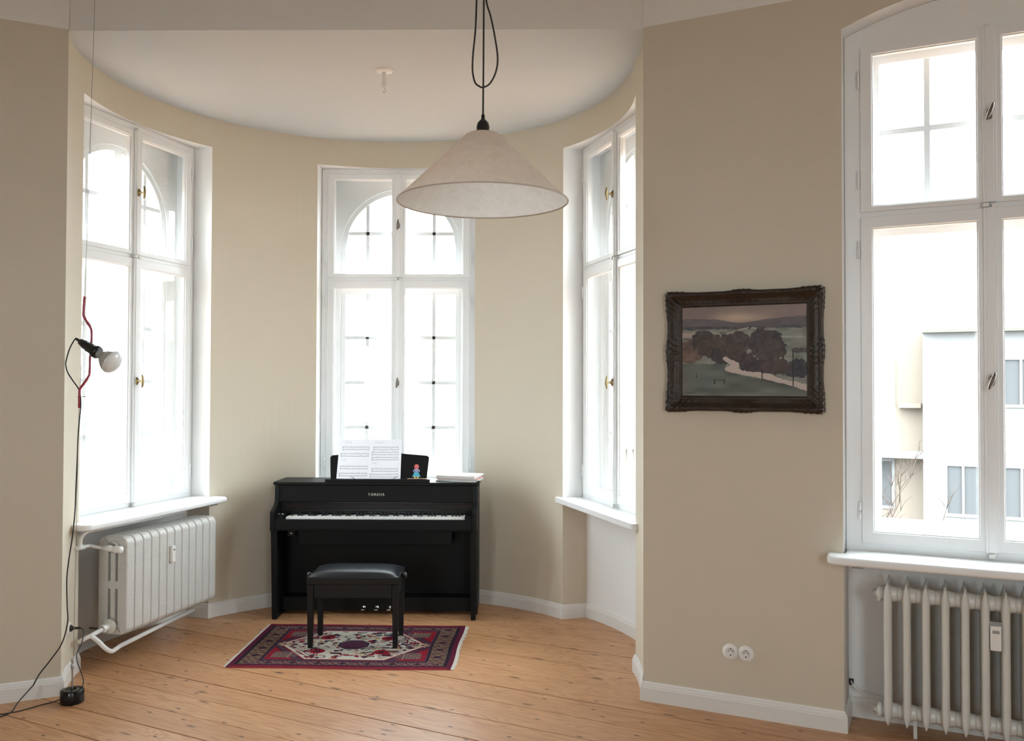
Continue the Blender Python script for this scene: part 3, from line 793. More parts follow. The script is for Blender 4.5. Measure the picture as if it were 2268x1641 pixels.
# ------------------------------------------------------------------ piano bench
SB = tag(empty('piano_bench', (-.998, 5.735, .008)), 'black adjustable piano bench with leather seat on the red rug', 'bench')
sw, sd = .285, .162
for sx in (-1, 1):
    for sy in (-1, 1):
        x0, y0 = sx * (sw - .018), sy * (sd - .018)
        b = MB(); b.hexa([(x0 - .015, y0 - .015, 0), (x0 + .015, y0 - .015, 0), (x0 + .015, y0 + .015, 0), (x0 - .015, y0 + .015, 0)], [(x0 - .021, y0 - .021, .40), (x0 + .021, y0 - .021, .40), (x0 + .021, y0 + .021, .40), (x0 - .021, y0 + .021, .40)])
        b.build('leg', 'stool_wood', SB, .003)
b = MB().box(-sw + .04, sw - .04, -sd + .006, -sd + .026, .315, .400).box(-sw + .04, sw - .04, sd - .026, sd - .006, .315, .400).box(-sw + .006, -sw + .026, -sd + .04, sd - .04, .315, .400).box(sw - .026, sw - .006, -sd + .04, sd - .04, .315, .400)
b.build('apron', 'stool_wood', SB, .002)
b = MB().box(-sw - .004, sw + .004, -sd - .004, sd + .004, .400, .443); b.build('seat_frame', 'stool_wood', SB, .004)
rows = []; NU, NV = 28, 18
for j in range(NV + 1):
    r = []
    for i in range(NU + 1):
        x = -1 + 2 * i / NU; y = -1 + 2 * j / NV
        e = (1 - x ** 4) ** .5 * (1 - y ** 4) ** .5; pin = 1 - .018 * (1 - y * y) * 0
        r.append((x * sw * 1.0 * (1 - .02 * (1 - y * y)), y * sd * (1 - .02 * (1 - x * x)), .446 + .040 * e))
    rows.append(r)
b = MB().grid(rows); b.grid([[(p_[0], p_[1], .443) for p_ in rows[0]], rows[0]]); b.grid([[(p_[0], p_[1], .443) for p_ in rows[-1]], rows[-1]])
b.grid([[(r[0][0], r[0][1], .443) for r in rows], [r[0] for r in rows]]); b.grid([[(r[-1][0], r[-1][1], .443) for r in rows], [r[-1] for r in rows]])
b.build('seat_cushion', 'leather', SB)
for s in (-1, 1):
    b = MB().lathe([(0, 0), (.008, 0), (.008, .010), (.016, .013), (.021, .020), (.021, .030), (.015, .037), (0, .039)], (s * sw, 0, .425), (s, 0, 0), 18); b.build('adjusting_knob', 'black_plastic', SB)

# ------------------------------------------------------------------ rug
RW_, RD_ = 1.335, .935
def rug_cols(nu, nv):
    r = np.random.default_rng(11); X, Y = np.meshgrid((np.arange(nu) + .5) / nu * RW_, (np.arange(nv) + .5) / nv * RD_)
    A = np.zeros((nv, nu, 3)); red = np.array([.20, .010, .020]); dk = np.array([.02, .012, .022]); tan = np.array([.15, .095, .078]); ivory = np.array([.46, .43, .37]); pur = np.array([.060, .028, .052]); wine = np.array([.09, .012, .03]); blue = np.array([.035, .05, .11]); gold = np.array([.36, .2, .09]); olive = np.array([.17, .13, .075])
    A[:] = wine
    ex = np.minimum(X, RW_ - X); ey = np.minimum(Y, RD_ - Y); e = np.minimum(ex * .8, ey)
    A[(ey < .035)] = (.16, .012, .028)
    A[(ex < .03)] = wine
    band = (ey > .035) & (ex > .03)
    A[band] = dk
    bb = (ey > .052) & (ex > .055); A[bb] = tan
    # side borders are wider and more olive
    sideb = bb & (ex < ey * 1.0 + .02) & (ex < .155); A[sideb] = olive
    sb2 = sideb & (((X * 71).astype(int) + (Y * 43).astype(int)) % 3 == 0); A[sb2] = olive * .55
    # border motif
    mot = bb & (np.minimum(ey, ex * .72) < .112)
    ph = np.where(sideb, Y, X)
    w = np.where(sideb, (ex - .105) / .05, (ey - .082) / .03)
    zig = np.abs((ph / .075) % 1 - .5) * 2
    A[mot & (np.abs(zig * 2 - 1 - w) < .28)] = wine
    A[mot & (np.abs(zig * 2 - 1 + w) < .18)] = pur
    A[mot & (np.hypot(((ph / .15) % 1 - .5) * .15, w * .03) < .014)] = dk
    inn = (ey > .112) & (ex > .155); A[inn] = dk
    A[inn & (((X / .012).astype(int) % 2) == 0) & (np.abs(ey - .122) < .004)] = tan * 1.3
    inn = (ey > .130) & (ex > .168); A[inn] = pur
    fld = (ey > .145) & (ex > .18); A[fld] = red
    A[fld & (r.random((nv, nu)) < .05)] = wine
    # hexagon medallion
    cx, cy = RW_ / 2, RD_ / 2; hxw, hxh, flat = .475, .315, .245
    def hexd(k):
        return np.maximum(np.abs(Y - cy) / (hxh + k), (np.abs(X - cx) - flat * (hxw + k) / hxw) / (hxw + k - flat * (hxw + k) / hxw) + np.abs(Y - cy) / (hxh + k))
    A[fld & (hexd(.055) < 1)] = dk; A[fld & (hexd(.045) < 1)] = pur
    A[fld & (hexd(.012) < 1)] = dk
    A[(hexd(.006) < 1)] = red
    hx = (hexd(-.006) < 1); A[hx] = ivory
    # motifs in the medallion
    pal = [red, red, wine, dk, dk, blue, pur, gold, np.array([.12, .14, .10])]
    for _ in range(330):
        mx, my = cx + r.uniform(-.42, .42), cy + r.uniform(-.29, .29); c = pal[r.integers(len(pal))]; s = r.uniform(.010, .027); k = r.integers(4)
        if k == 0: m = (np.abs(X - mx) + np.abs(Y - my)) < s
        elif k == 1: m = (np.abs(X - mx) < s * 1.3) & (np.abs(Y - my) < s * .45)
        elif k == 2: m = np.hypot(X - mx, Y - my) < s * .8
        else:
            a = r.uniform(0, PI); t = (X - mx) * math.cos(a) + (Y - my) * math.sin(a); q_ = -(X - mx) * math.sin(a) + (Y - my) * math.cos(a); m = (np.abs(t) < s * 2) & (np.abs(q_) < .004)
        A[m & (hexd(-.02) < 1)] = c
    for sx in (-1, 1):      # nested chevrons at both ends
        for k in range(4):
            hh = hexd(-.035 - .022 * k); m = (hh < 1) & (hh > .965) & ((X - cx) * sx > .20); A[m] = dk if k % 2 else red
    for sx, sy in ((-.2, -.15), (.2, .15), (.2, -.15), (-.2, .15)):
        m = np.hypot((X - cx - sx), (Y - cy - sy)) < .048; A[m] = red; m = np.hypot((X - cx - sx), (Y - cy - sy)) < .018; A[m] = dk
    oc = np.maximum(np.abs(X - cx), np.abs(Y - cy)) ; oc = np.maximum(oc, (np.abs(X - cx) + np.abs(Y - cy)) * .72)
    A[oc < .105] = ivory; A[oc < .098] = dk; A[oc < .090] = pur
    A[(oc < .085) & (r.random((nv, nu)) < .3)] = wine
    # corner combs and end stars
    for sx in (-1, 1):
        for sy in (-1, 1):
            mx, my = cx + sx * .405, cy + sy * .235
            m = (np.abs(X - mx) < .052) & (np.abs(Y - my) < .055); A[m] = dk
            A[m & ((((X * 90).astype(int) + (Y * 90).astype(int)) % 2) == 0) & (np.abs(Y - my) < .048)] = tan * 1.7
            for k in range(5):
                A[(np.abs(Y - my - (k - 2) * .026) < .0035) & (np.abs(X - mx + sx * .075) < .026)] = tan * 1.6
            A[(np.abs(X - mx + sx * .053) < .004) & (np.abs(Y - my) < .06)] = tan * 1.6
            A[(np.abs(Y - my - .062 * -sy) < .003) & (np.abs(X - mx) < .05)] = tan * 1.6
        mx = cx + sx * .445
        dx, dy = X - mx, Y - cy; th = np.arctan2(dy, dx); rr_ = np.hypot(dx, dy)
        A[(rr_ < .045) & (np.abs(np.sin(th * 4)) > .72)] = np.array([.34, .27, .13])
        A[rr_ < .014] = wine
    A *= (1 + .12 * r.standard_normal((nv, nu, 1))); return np.clip(A, .003, 1)
RG = tag(empty('rug', (-1.003, 5.663, 0), R_(-1.6)), 'small red oriental rug with ivory medallion under the piano bench', 'rug')
def rugf(u, v):
    x = -RW_ / 2 + RW_ * u; y = -RD_ / 2 + RD_ * v
    return (x + .012 * (v - .5) * (1 if u > .5 else -1) * abs(2 * u - 1) + .004 * math.sin(v * 9) * u, y + .004 * math.sin(u * 7), .0075 + .0006 * math.sin(u * 30) * math.sin(v * 17))
color_grid('pile', rugf, 300, 210, rug_cols, 'rug_pile', RG)
b = MB()
N_ = 40
edge = [rugf(i / N_, 0) for i in range(N_ + 1)] + [rugf(1, i / N_) for i in range(1, N_ + 1)] + [rugf(1 - i / N_, 1) for i in range(1, N_ + 1)] + [rugf(0, 1 - i / N_) for i in range(1, N_)]
b.grid([edge, [(x, y, .0005) for x, y, z in edge]], cu=True); b.add([(x, y, .0005) for x, y, z in edge], [tuple(range(len(edge)))])
b.build('backing', 'red_lacquer', RG)
for sx, u_ in ((-1, 0), (1, 1)):
    b = MB()
    for i in range(130):
        v_ = (i + .5) / 130; x, y, z = rugf(u_, v_); L_ = .018 + random.uniform(-.004, .008)
        b.hexa([(x, y - .003, .0012), (x + sx * L_, y - .0025 + random.uniform(-.004, .004), .0008), (x + sx * L_, y + .0015, .0008), (x, y + .003, .0012)], [(x, y - .003, .006), (x + sx * L_, y - .0025, .003), (x + sx * L_, y + .0015, .003), (x, y + .003, .006)])
    b.build('fringe', 'fringe_wool', RG)

# ------------------------------------------------------------------ pendant lamp
LX, LY = -.104, 3.08
PL = tag(empty('pendant_lamp', (LX, LY, 2.30)), 'large conical pale paper pendant lamp hanging on a looped black cord', 'lamp')
b = MB(); b.lathe([(.299, 0), (.062, .232), (.052, .238), (.02, .241), (.004, .241)], n=96)
sh = b.build('lamp_shade', 'lamp_paper', PL)
b = MB(); rows = []
b.tube([(.2985 * math.cos(2 * PI * i / 96), .2985 * math.sin(2 * PI * i / 96), 0) for i in range(97)], .0026, 6, caps=False); b.build('rim', 'shade_edge', sh)
b = MB().lathe([(.028, .236), (.028, .244), (.022, .246), (.023, .262), (.020, .276), (.012, .286), (.007, .290), (.006, .306), (.003, .308)], n=24)
b.lathe([(.018, .235), (.018, .18), (0, .18)], n=20); b.build('lamp_socket', 'black_plastic', PL)
f_ = 3.08 / 1955
def lp(px, py): return ((px - 1070.5) * f_ * .99, 0, 1.65 - 2.30 + (858 - py) * f_)
b = MB().tube([(0, 0, .30), (.001, .0, .5), (.002, 0, .9), (0, 0, HM - 2.30 - .03)], .0032, 8)
b.tube(smooth_pts([(.0, .006, .86), (-.012, .006, .80), (-.024, .004, .715), lp(1055, 0), lp(1052.7, 61), lp(1047.5, 116), lp(1046.6, 152), lp(1052, 178), (lp(1062, 188)[0], -.004, lp(0, 188)[2]), (0, -.007, lp(0, 191)[2]), lp(1085.6, 181), lp(1099, 155), lp(1103, 122), lp(1096, 73), lp(1087, 30), lp(1078, 0), (.008, .004, .76), (.004, .006, .80)], 6), .0032, 8)
b.build('cord', 'cord_black', PL)
MB().lathe([(0, -.03), (.04, -.03), (.05, -.004), (.05, 0)], (0, 0, HM - 2.30), n=24).build('ceiling_rose', 'plastic_white', PL)

# ceiling hook with its white cable sleeve, in the bay
HK = tag(empty('ceiling_hook', (-.786, 5.36, HC)), 'white ceiling outlet stub with a small hook in the bay ceiling', 'hook')
MB().lathe([(.055, 0), (.052, -.006), (.035, -.012), (.012, -.014)], n=28).build('rosette', 'plastic_white', HK)
MB().lathe([(.013, -.012), (.012, -.06), (.014, -.09), (.013, -.105), (.004, -.107)], n=16).build('sleeve', 'plastic_white', HK)
b = MB().tube(smooth_pts([(0, 0, -.105), (.007, 0, -.118), (.008, 0, -.130), (.001, 0, -.137), (-.006, 0, -.131), (-.007, 0, -.122)]), .0016, 6); b.build('hook', 'steel', HK)

# ------------------------------------------------------------------ cable lamp on the left
BX, BY = -2.292, 4.64
def CL(px, py, Y=4.62):     # pixel column/row at depth Y used once to lay out the lamp's parts in its own vertical plane
    return None
CLp = tag(empty('cable_lamp', (BX, BY, 0)), 'floor to ceiling cable lamp with reflector bulb on a bent red tube', 'lamp')
b = MB(); b.lathe([(0, .0), (.055, 0), (.058, .004), (.058, .064), (.054, .069), (.022, .070), (.018, .060), (0, .060)], n=40); b.build('base_weight', 'piano_gloss', CLp)
T = lambda x, z, y=0: (x - BX, y, z)
b = MB().tube([(0, 0, .06), T(-2.288, .20), T(-2.274, 1.536), T(-2.250, 2.12), T(-2.216, 3.688), T(-2.210, HM)], .0014, 6); b.build('steel_cable', 'steel', CLp)
b = MB().lathe([(.003, .068), (.005, .08), (.004, .12), (.0045, .165), (.008, .18), (.008, .195), (.004, .2), (.004, .205), (.007, .21), (.007, .225), (.002, .228)], n=10); b.build('turnbuckle', 'steel', CLp)
tube_pts = [T(-2.2515, 2.123), T(-2.256, 2.045), T(-2.255, 2.02), T(-2.244, 2.0), T(-2.218, 1.957), T(-2.213, 1.935), T(-2.213, 1.87), T(-2.219, 1.80), T(-2.221, 1.72), T(-2.228, 1.700), T(-2.243, 1.675), T(-2.268, 1.640), T(-2.272, 1.62), T(-2.273, 1.536)]
b = MB().tube(smooth_pts(tube_pts, 4), .0066, 10); b.build('bent_tube', 'red_lacquer', CLp)
# socket and bulb: axis from upper left to lower right, turned a little to the camera
A0 = Vector(T(-2.283, 1.899, -.02)); ax_ = Vector((.845, -.20, -.495)).normalized()
b = MB().lathe([(.003, -.005), (.007, .0), (.009, .026), (.017, .030), (.021, .05), (.024, .06), (.024, .085), (.027, .09), (.028, .128), (.034, .131), (.034, .154), (.020, .156)], A0, ax_, 24)
b.box(*[v for p_ in zip(A0 + ax_ * .085 - Vector((.012, -.0, .012)), A0 + ax_ * .085 + Vector((.012, .03, .012))) for v in p_])
b.build('lamp_socket', 'black_plastic', CLp)
b = MB().lathe([(.020, .150), (.021, .172), (.026, .182), (.036, .194), (.050, .214), (.059, .232), (.0625, .248)], A0, ax_, 32)
bl = b.build('reflector_bulb', 'bulb_glass', CLp)
b = MB().lathe([(.0625, .248), (.060, .258), (.050, .268), (.030, .275), (0, .278)], A0, ax_, 32); b.build('bulb_face', 'bulb_face', bl)
KP = 4.62 / 1955
def zp(py): return 1.65 + (855.6 - py) * KP
def xp(px, py): return (px - 1134 - 2.6 * 0 - (858 - py) * .0026 * .0 ) * KP
def W_(px, py, y=0):      # same plane, world x drifts slightly with height (camera pitch)
    z_ = zp(py); return ((px - 1134) * KP * (1 + (z_ - 1.65) * .0192 / 4.62) + .0 - BX, y, z_)
cordp = [tuple(A0 - ax_ * .004), W_(160, 757, -.01), W_(150, 772), W_(143, 796), W_(141.5, 808), W_(146, 825), W_(158, 844), W_(171, 863), W_(175, 884), W_(175, 905), W_(170, 956), W_(168, 1008), W_(165, 1080), W_(163, 1130), W_(158, 1183), W_(149, 1244), W_(145, 1285), W_(146, 1340), W_(147, 1377), W_(137, 1422, -.01), W_(113, 1459, -.02), W_(92, 1487, -.03), W_(80, 1511, -.04)]
b = MB(); b.tube(smooth_pts(cordp, 5) + smooth_pts([W_(80, 1511, -.04), (-2.492 - BX, 4.50 - BY, .055), (-2.50 - BX, 4.44 - BY, .02), (-2.56 - BX, 4.41 - BY, .004), (-2.64 - BX, 4.385 - BY, .004), (-2.75 - BX, 4.30 - BY, .004), (-3.0 - BX, 4.1 - BY, .004)], 5)[1:], .0034, 6)
b.build('power_cord', 'cord_black', CLp)
# plug in the wall outlet of the pillar and the cord to the floor
pv = Vector((-2.501 - BX, 5.003 - BY, .285)); nin = Vector((CX + 2.501, CY - 5.003, 0)).normalized()
b = MB().lathe([(.018, .009), (.018, .02), (.008, .032), (.006, .062), (.003, .07)], pv, nin, 16); b.build('plug', 'black_plastic', CLp)
e_ = pv + nin * .065
b = MB().tube(smooth_pts([e_, e_ + Vector((.03, -.02, -.01)), e_ + Vector((.05, -.08, -.06)), e_ + Vector((.055, -.15, -.12)), (-2.262 - BX, .06, .08), (-.03, .05, .035), (-.085, .01, .006), (-.14, -.05, .004), (-2.50 - BX, 4.50 - BY, .004), (-2.6 - BX, 4.44 - BY, .004), (-2.8 - BX, 4.33 - BY, .0045), (-3.1 - BX, 4.2 - BY, .004)], 6), .0028, 6)
b.build('plug_cord', 'cord_black', CLp)
b = MB().tube([T(-2.278, 1.593, -.008), T(-2.262, 1.595, -.009), T(-2.20, 1.597, -.03), T(-2.142, 1.600, -.03)], .0014, 5); b.build('cable_tie', 'dark', CLp)

# ------------------------------------------------------------------ wall sockets
def socket(name, par, x, z, r, lab, grp):
    S = empty(name, (0, 0, 0)); 
    return S
def wall_socket(pos, nrm, label, group, r=.040, cut=0):
    n_ = Vector((nrm[0], nrm[1], 0)).normalized(); S = empty('wall_socket', pos, math.atan2(n_.y, n_.x) + PI / 2); tag(S, label, 'socket', group)
    b = MB(); prof = [(r, 0), (r, .004), (r - .004, .008), (.026, .012), (.0225, .013), (.021, .011), (.0195, .002), (0, .002)]
    n = 36; rows = []
    for rad, h in prof:
        row = []
        for j in range(n):
            a = 2 * PI * j / n; x = rad * math.cos(a); z_ = rad * math.sin(a)
            if cut and x * cut > r * .90: x = cut * r * .90
            row.append((x, -h, z_))
        rows.append(row)
    b.grid(rows, cu=True); b.build('face_plate', 'plastic_white', S)
    b = MB()
    for x in (-.0095, .0095): b.lathe([(.0028, 0), (0, .0005)], (x, -.0022, .004), (0, -1, 0), 10)
    b.box(-.0022, .0022, -.004, -.002, -.019, -.012).box(-.0022, .0022, -.004, -.002, .013, .019)
    b.build('contact_hole', 'dark', S)
    return S
for s_, lab, cut in ((.459, 'left of two round white wall sockets below the painting', 1), (.5355, 'right of two round white wall sockets below the painting', -1)):
    p_ = q(s_, -.0005); wall_socket((p_[0], p_[1], .312), (RN.x, RN.y), lab, 'wall sockets below the painting', .0415, cut)
pw = Vector((-2.501, 5.003)) ; ni = Vector((nin.x, nin.y)); pw = Vector((CX, CY)) - ni * (RB - .0015)
wall_socket((pw.x, pw.y, .285), (ni.x, ni.y), 'white wall socket with a black plug on the left pillar by the lamp cable', None)

# ------------------------------------------------------------------ painting
PT = tag(empty('framed_painting', (*q(.525, -.003), 1.838), RA), 'landscape painting in a dark ornate gilt frame on the right wall', 'painting')
pw_, ph_ = .775, .612; iw, ih = .620, .459
def sweep_frame():
    b = MB(); prof = [(0, 0), (0, -.022), (.004, -.038), (.012, -.044), (.022, -.040), (.034, -.027), (.050, -.020), (.060, -.022), (.066, -.017), (.070, -.020), (.0775, -.012), (.0775, 0)]
    cs = [(-pw_ / 2, -ph_ / 2), (pw_ / 2, -ph_ / 2), (pw_ / 2, ph_ / 2), (-pw_ / 2, ph_ / 2)]
    for k in range(4):
        a = Vector(cs[k]); c = Vector(cs[(k + 1) % 4]); d = (c - a).normalized(); inn = Vector((-d.y, d.x)); L_ = (c - a).length; rows = []; N = 90
        for i in range(N + 1):
            t = i / N; row = []
            for w, y in prof:
                s = w + (L_ - 2 * w) * t; p_ = a + d * s + inn * w
                dm = min(s, L_ - s); orn = max(0, 1 - dm / .15) ** .6 + .9 * max(0, 1 - abs(s - L_ / 2) / .085) ** .7
                orn = min(1, orn); yy = y
                if .001 < w < .058: yy = y - orn * (.008 + .006 * math.sin(s * 210 + w * 90) * math.cos(w * 260)) - .0015 * math.sin(s * 150) * (w < .02)
                oo = -inn * (.006 * orn + .004 * (orn > .5) * abs(math.sin(s * 120))) if w < .012 else Vector((0, 0))
                row.append((p_.x + oo.x, yy, p_.y + oo.y))
            rows.append(row)
        b.grid(rows)
    b.box(-pw_ / 2 + .002, pw_ / 2 - .002, -.004, 0, -ph_ / 2 + .002, ph_ / 2 - .002)
    return b.build('picture_frame', 'old_gilt', PT)
fr_ = sweep_frame()
def landscape(nu, nv):
    r = np.random.default_rng(21); X, Y = np.meshgrid((np.arange(nu) + .5) / nu, (np.arange(nv) + .5) / nv)
    def nz(sx, sy, seed):
        rr = np.random.default_rng(seed); g = rr.random((sy + 2, sx + 2)); xi = X * sx; yi = Y * sy; x0 = xi.astype(int); y0 = yi.astype(int); fx = xi - x0; fy = yi - y0; fx = fx * fx * (3 - 2 * fx); fy = fy * fy * (3 - 2 * fy)
        return (g[y0, x0] * (1 - fx) + g[y0, x0 + 1] * fx) * (1 - fy) + (g[y0 + 1, x0] * (1 - fx) + g[y0 + 1, x0 + 1] * fx) * fy
    n1 = nz(6, 5, 1); n2 = nz(18, 14, 2); n3 = nz(50, 34, 3); n4 = nz(12, 30, 4)
    A = np.zeros((nv, nu, 3)); C3 = lambda *c: np.array(c)
    sky = C3(.22, .175, .175)[None, None] * (1 - n1[..., None] * .25) + C3(.03, .03, .01) * n2[..., None]
    glow = np.exp(-((X - .46) / .17) ** 2 - ((Y - .865) / .055) ** 2); sky = sky + glow[..., None] * C3(.22, .17, .10)
    A[:] = sky
    hill = .845 + .018 * np.sin(X * 7 + 1) + .012 * n2 - .02 * np.exp(-((X - .47) / .12) ** 2)
    m = Y < hill; A[m] = (C3(.115, .105, .115) * (.85 + .3 * n2[..., None]))[m]
    m = Y < .765 + .02 * n2; A[m] = (C3(.075, .075, .082) * (.8 + .5 * n3[..., None]))[m]
    m = (Y < .735 + .015 * n3); fieldc = C3(.15, .165, .145) * (.6 + .7 * n4[..., None]) + C3(.05, .045, .045) * n2[..., None]
    A[m] = fieldc[m]
    m = (Y < .71) & (Y > .66) & (X < .13); A[m] = (.32, .26, .24)
    m = (np.abs(Y - .72 - .03 * np.sin(X * 14)) < .009 + .006 * n2) & (X > .22) & (X < .62) & (n3 > .35); A[m] = (.26, .25, .225)
    m = (np.abs(Y - .645) < .012) & (X > .80) & (n3 > .3); A[m] = (.27, .28, .25)
    # trees
    def blob(cx, cy, rx, ry, c, jag=.35):
        d = ((X - cx) / rx) ** 2 + ((Y - cy) / ry) ** 2 + jag * (n3 - .5) * 2 + .4 * (n2 - .5); k = d < 1; A[k] = (C3(*c) * (.8 + .45 * n3[..., None]) + C3(.02, .014, .012) * n2[..., None])[k]
    blob(.08, .52, .14, .13, (.10, .075, .068)); blob(.06, .44, .09, .07, (.13, .095, .08)); blob(.18, .65, .09, .10, (.055, .052, .055)); blob(.27, .56, .16, .13, (.062, .052, .05)); blob(.31, .43, .07, .09, (.042, .038, .046)); blob(.45, .62, .11, .09, (.06, .053, .055))
    blob(.44, .50, .12, .10, (.055, .048, .048)); blob(.67, .60, .155, .135, (.050, .047, .052), .25); blob(.70, .50, .14, .13, (.056, .050, .05)); blob(.52, .40, .09, .09, (.047, .040, .045)); blob(.60, .33, .13, .08, (.045, .040, .048)); blob(.92, .30, .12, .10, (.042, .045, .055)); blob(.76, .33, .12, .09, (.06, .048, .05)); blob(.95, .5, .07, .03, (.07, .07, .07))
    # foreground
    fgl = np.where(X < .4, .36 - .0 * X, .36 - (X - .4) * .36); m = (Y < fgl + .02 * (n3 - .5)) & (X < .36) | (Y < .27 - (X - .36) * .28 + .015 * (n3 - .5)) & (X >= .36)
    fg = C3(.105, .125, .115) * (.55 + .75 * nz(7, 16, 8)[..., None]) + C3(.045, .03, .025) * (nz(5, 6, 9)[..., None] * (1 - Y[..., None] * 2)); A[m] = fg[m]
    # pale river
    pts = [(.36, .42, .022), (.39, .385, .028), (.45, .355, .03), (.42, .32, .038), (.37, .30, .022), (.43, .285, .028), (.52, .255, .026), (.62, .235, .03), (.70, .215, .034), (.80, .17, .026), (.86, .15, .024), (.93, .125, .034), (1.0, .10, .04)]
    for (x0, y0, w0), (x1, y1, w1) in zip(pts[:-1], pts[1:]):
        dx, dy = x1 - x0, y1 - y0; t = np.clip(((X - x0) * dx + (Y - y0) * dy) / (dx * dx + dy * dy), 0, 1); d = np.hypot(X - x0 - dx * t, (Y - y0 - dy * t) * 1.0); w = w0 + (w1 - w0) * t
        A[d < w * (.65 + .5 * n3)] = (.41, .35, .32)
    for x, y0, y1 in ((.27, .13, .19), (.35, .135, .19), (.12, .205, .25), (.655, .17, .29), (.895, .11, .50)):
        A[(np.abs(X - x - .003 * (n3 - .5)) < .0035) & (Y > y0) & (Y < y1)] = (.03, .026, .026)
    A[(np.abs(Y - .18 - (X - .27) * -.04) < .003) & (X > .27) & (X < .36)] = (.04, .04, .04)
    A[(np.abs(Y - .19 + (X - .65) * .45) < .006) & (X > .65) & (X < .74)] = (.05, .045, .045)
    # signature scribble
    A[(np.abs(Y - .035 - .006 * np.sin(X * 260)) < .004) & (X > .03) & (X < .11)] = (.05, .04, .035)
    return np.clip(A * 1.3, .004, 1)
color_grid('canvas', lambda u, v: (-iw / 2 + iw * u, -.011, -ih / 2 + ih * v), 240, 180, landscape, 'canvas', PT)

# ------------------------------------------------------------------ radiator in the bay
ang = math.atan2(.968, .25)
RL = tag(empty('radiator', (-2.27, 5.23, 0), ang), 'white cast iron radiator with closed flat sections under the left bay window', 'radiator')
outl = rrect(0, .20, .18, .76, .045, 7)
slots = []
for y0 in (.068, .118):
    for z0, z1 in ((.235, .450), (.495, .690)): slots.append(rrect(y0, y0 + .016, z0, z1, .007, 3))
sec = plate('radiator_section', outl, slots, .001, .074, 'radiator_paint', RL, .017, 5, axis='x')
NS = 12; PIT = .0765
for i in range(NS):
    o = sec if i == 0 else sec.copy()
    if i: COL.objects.link(o)
    o.location = (i * PIT, 0, 0)
# raised lips along the front edges
b = MB().lathe([(.030, -.022), (.034, -.018), (.034, -.004), (.030, .0)], (0, .085, .70), (1, 0, 0), 20); b.build('end_boss', 'radiator_paint_smooth', RL)
b = MB().lathe([(0, -.030), (.040, -.028), (.044, -.022), (.044, -.012), (.036, -.010), (.036, .0)], (0, .10, .235), (1, 0, 0), 24); b.build('end_boss', 'radiator_paint_smooth', RL)
b = MB().lathe([(0, 0), (.019, 0), (.021, .008), (.021, .045), (.017, .05), (0, .052)], (-.052, .045, .695), (-.0, -1, 0), 20)
b.tube([(-.052, .045, .695), (-.052, .12, .700)], .017, 12).tube([(-.052, .095, .70), (-.005, .095, .70)], .016, 10); b.build('thermostat_valve', 'pipe_paint', RL)
b = MB().box(5 * PIT + .021, 5 * PIT + .055, -.022, .0, .535, .640); hm = b.build('heat_meter', 'plastic_white', RL, .005, 3)
MB().box(5 * PIT + .030, 5 * PIT + .047, -.0228, -.0215, .610, .617).build('display', 'dark', hm)
# pipes
r_ = .011
b = MB(); b.tube([(-.20, .20, .715), (-.085, .20, .715)], r_, 14).tube([(-.175, .20, .715), (-.120, .20, .715)], .015, 14)
b.tube(smooth_pts([(-.150, .20, .715), (-.150, .195, .765), (-.140, .185, .790), (-.115, .18, .803), (-.07, .18, .805)], 5), r_, 14)
b.tube([(-.07, .18, .805), (.78, .16, .800)], .0125, 14); b.tube(smooth_pts([(-.085, .20, .715), (-.07, .19, .712), (-.055, .15, .702), (-.052, .11, .70)], 3), .010, 10)
b.build('supply_pipe', 'pipe_paint', RL)
b = MB(); b.tube([(-.22, .14, .195), (-.035, .105, .235)], .013, 14); b.lathe([(.016, -.02), (.023, -.018), (.023, .0), (.019, .002), (.019, .014), (.023, .016), (.023, .03), (.014, .032)], (-.045, .107, .232), (.98, -.18, .1), 6, smooth=False)
b.tube(smooth_pts([(-.145, .125, .211), (-.120, .10, .18), (-.085, .07, .125), (-.05, .06, .100), (-.01, .065, .100), (.05, .08, .102)], 5), .0135, 14)
b.tube([(.05, .08, .102), (.84, .12, .125)], .0135, 14)
b.build('return_pipe', 'pipe_paint', RL)
for x in (.06, .78):
    MB().tube([(x, .12, .19), (x, .30, .19)], .007, 8).build('wall_bracket', 'steel', RL)

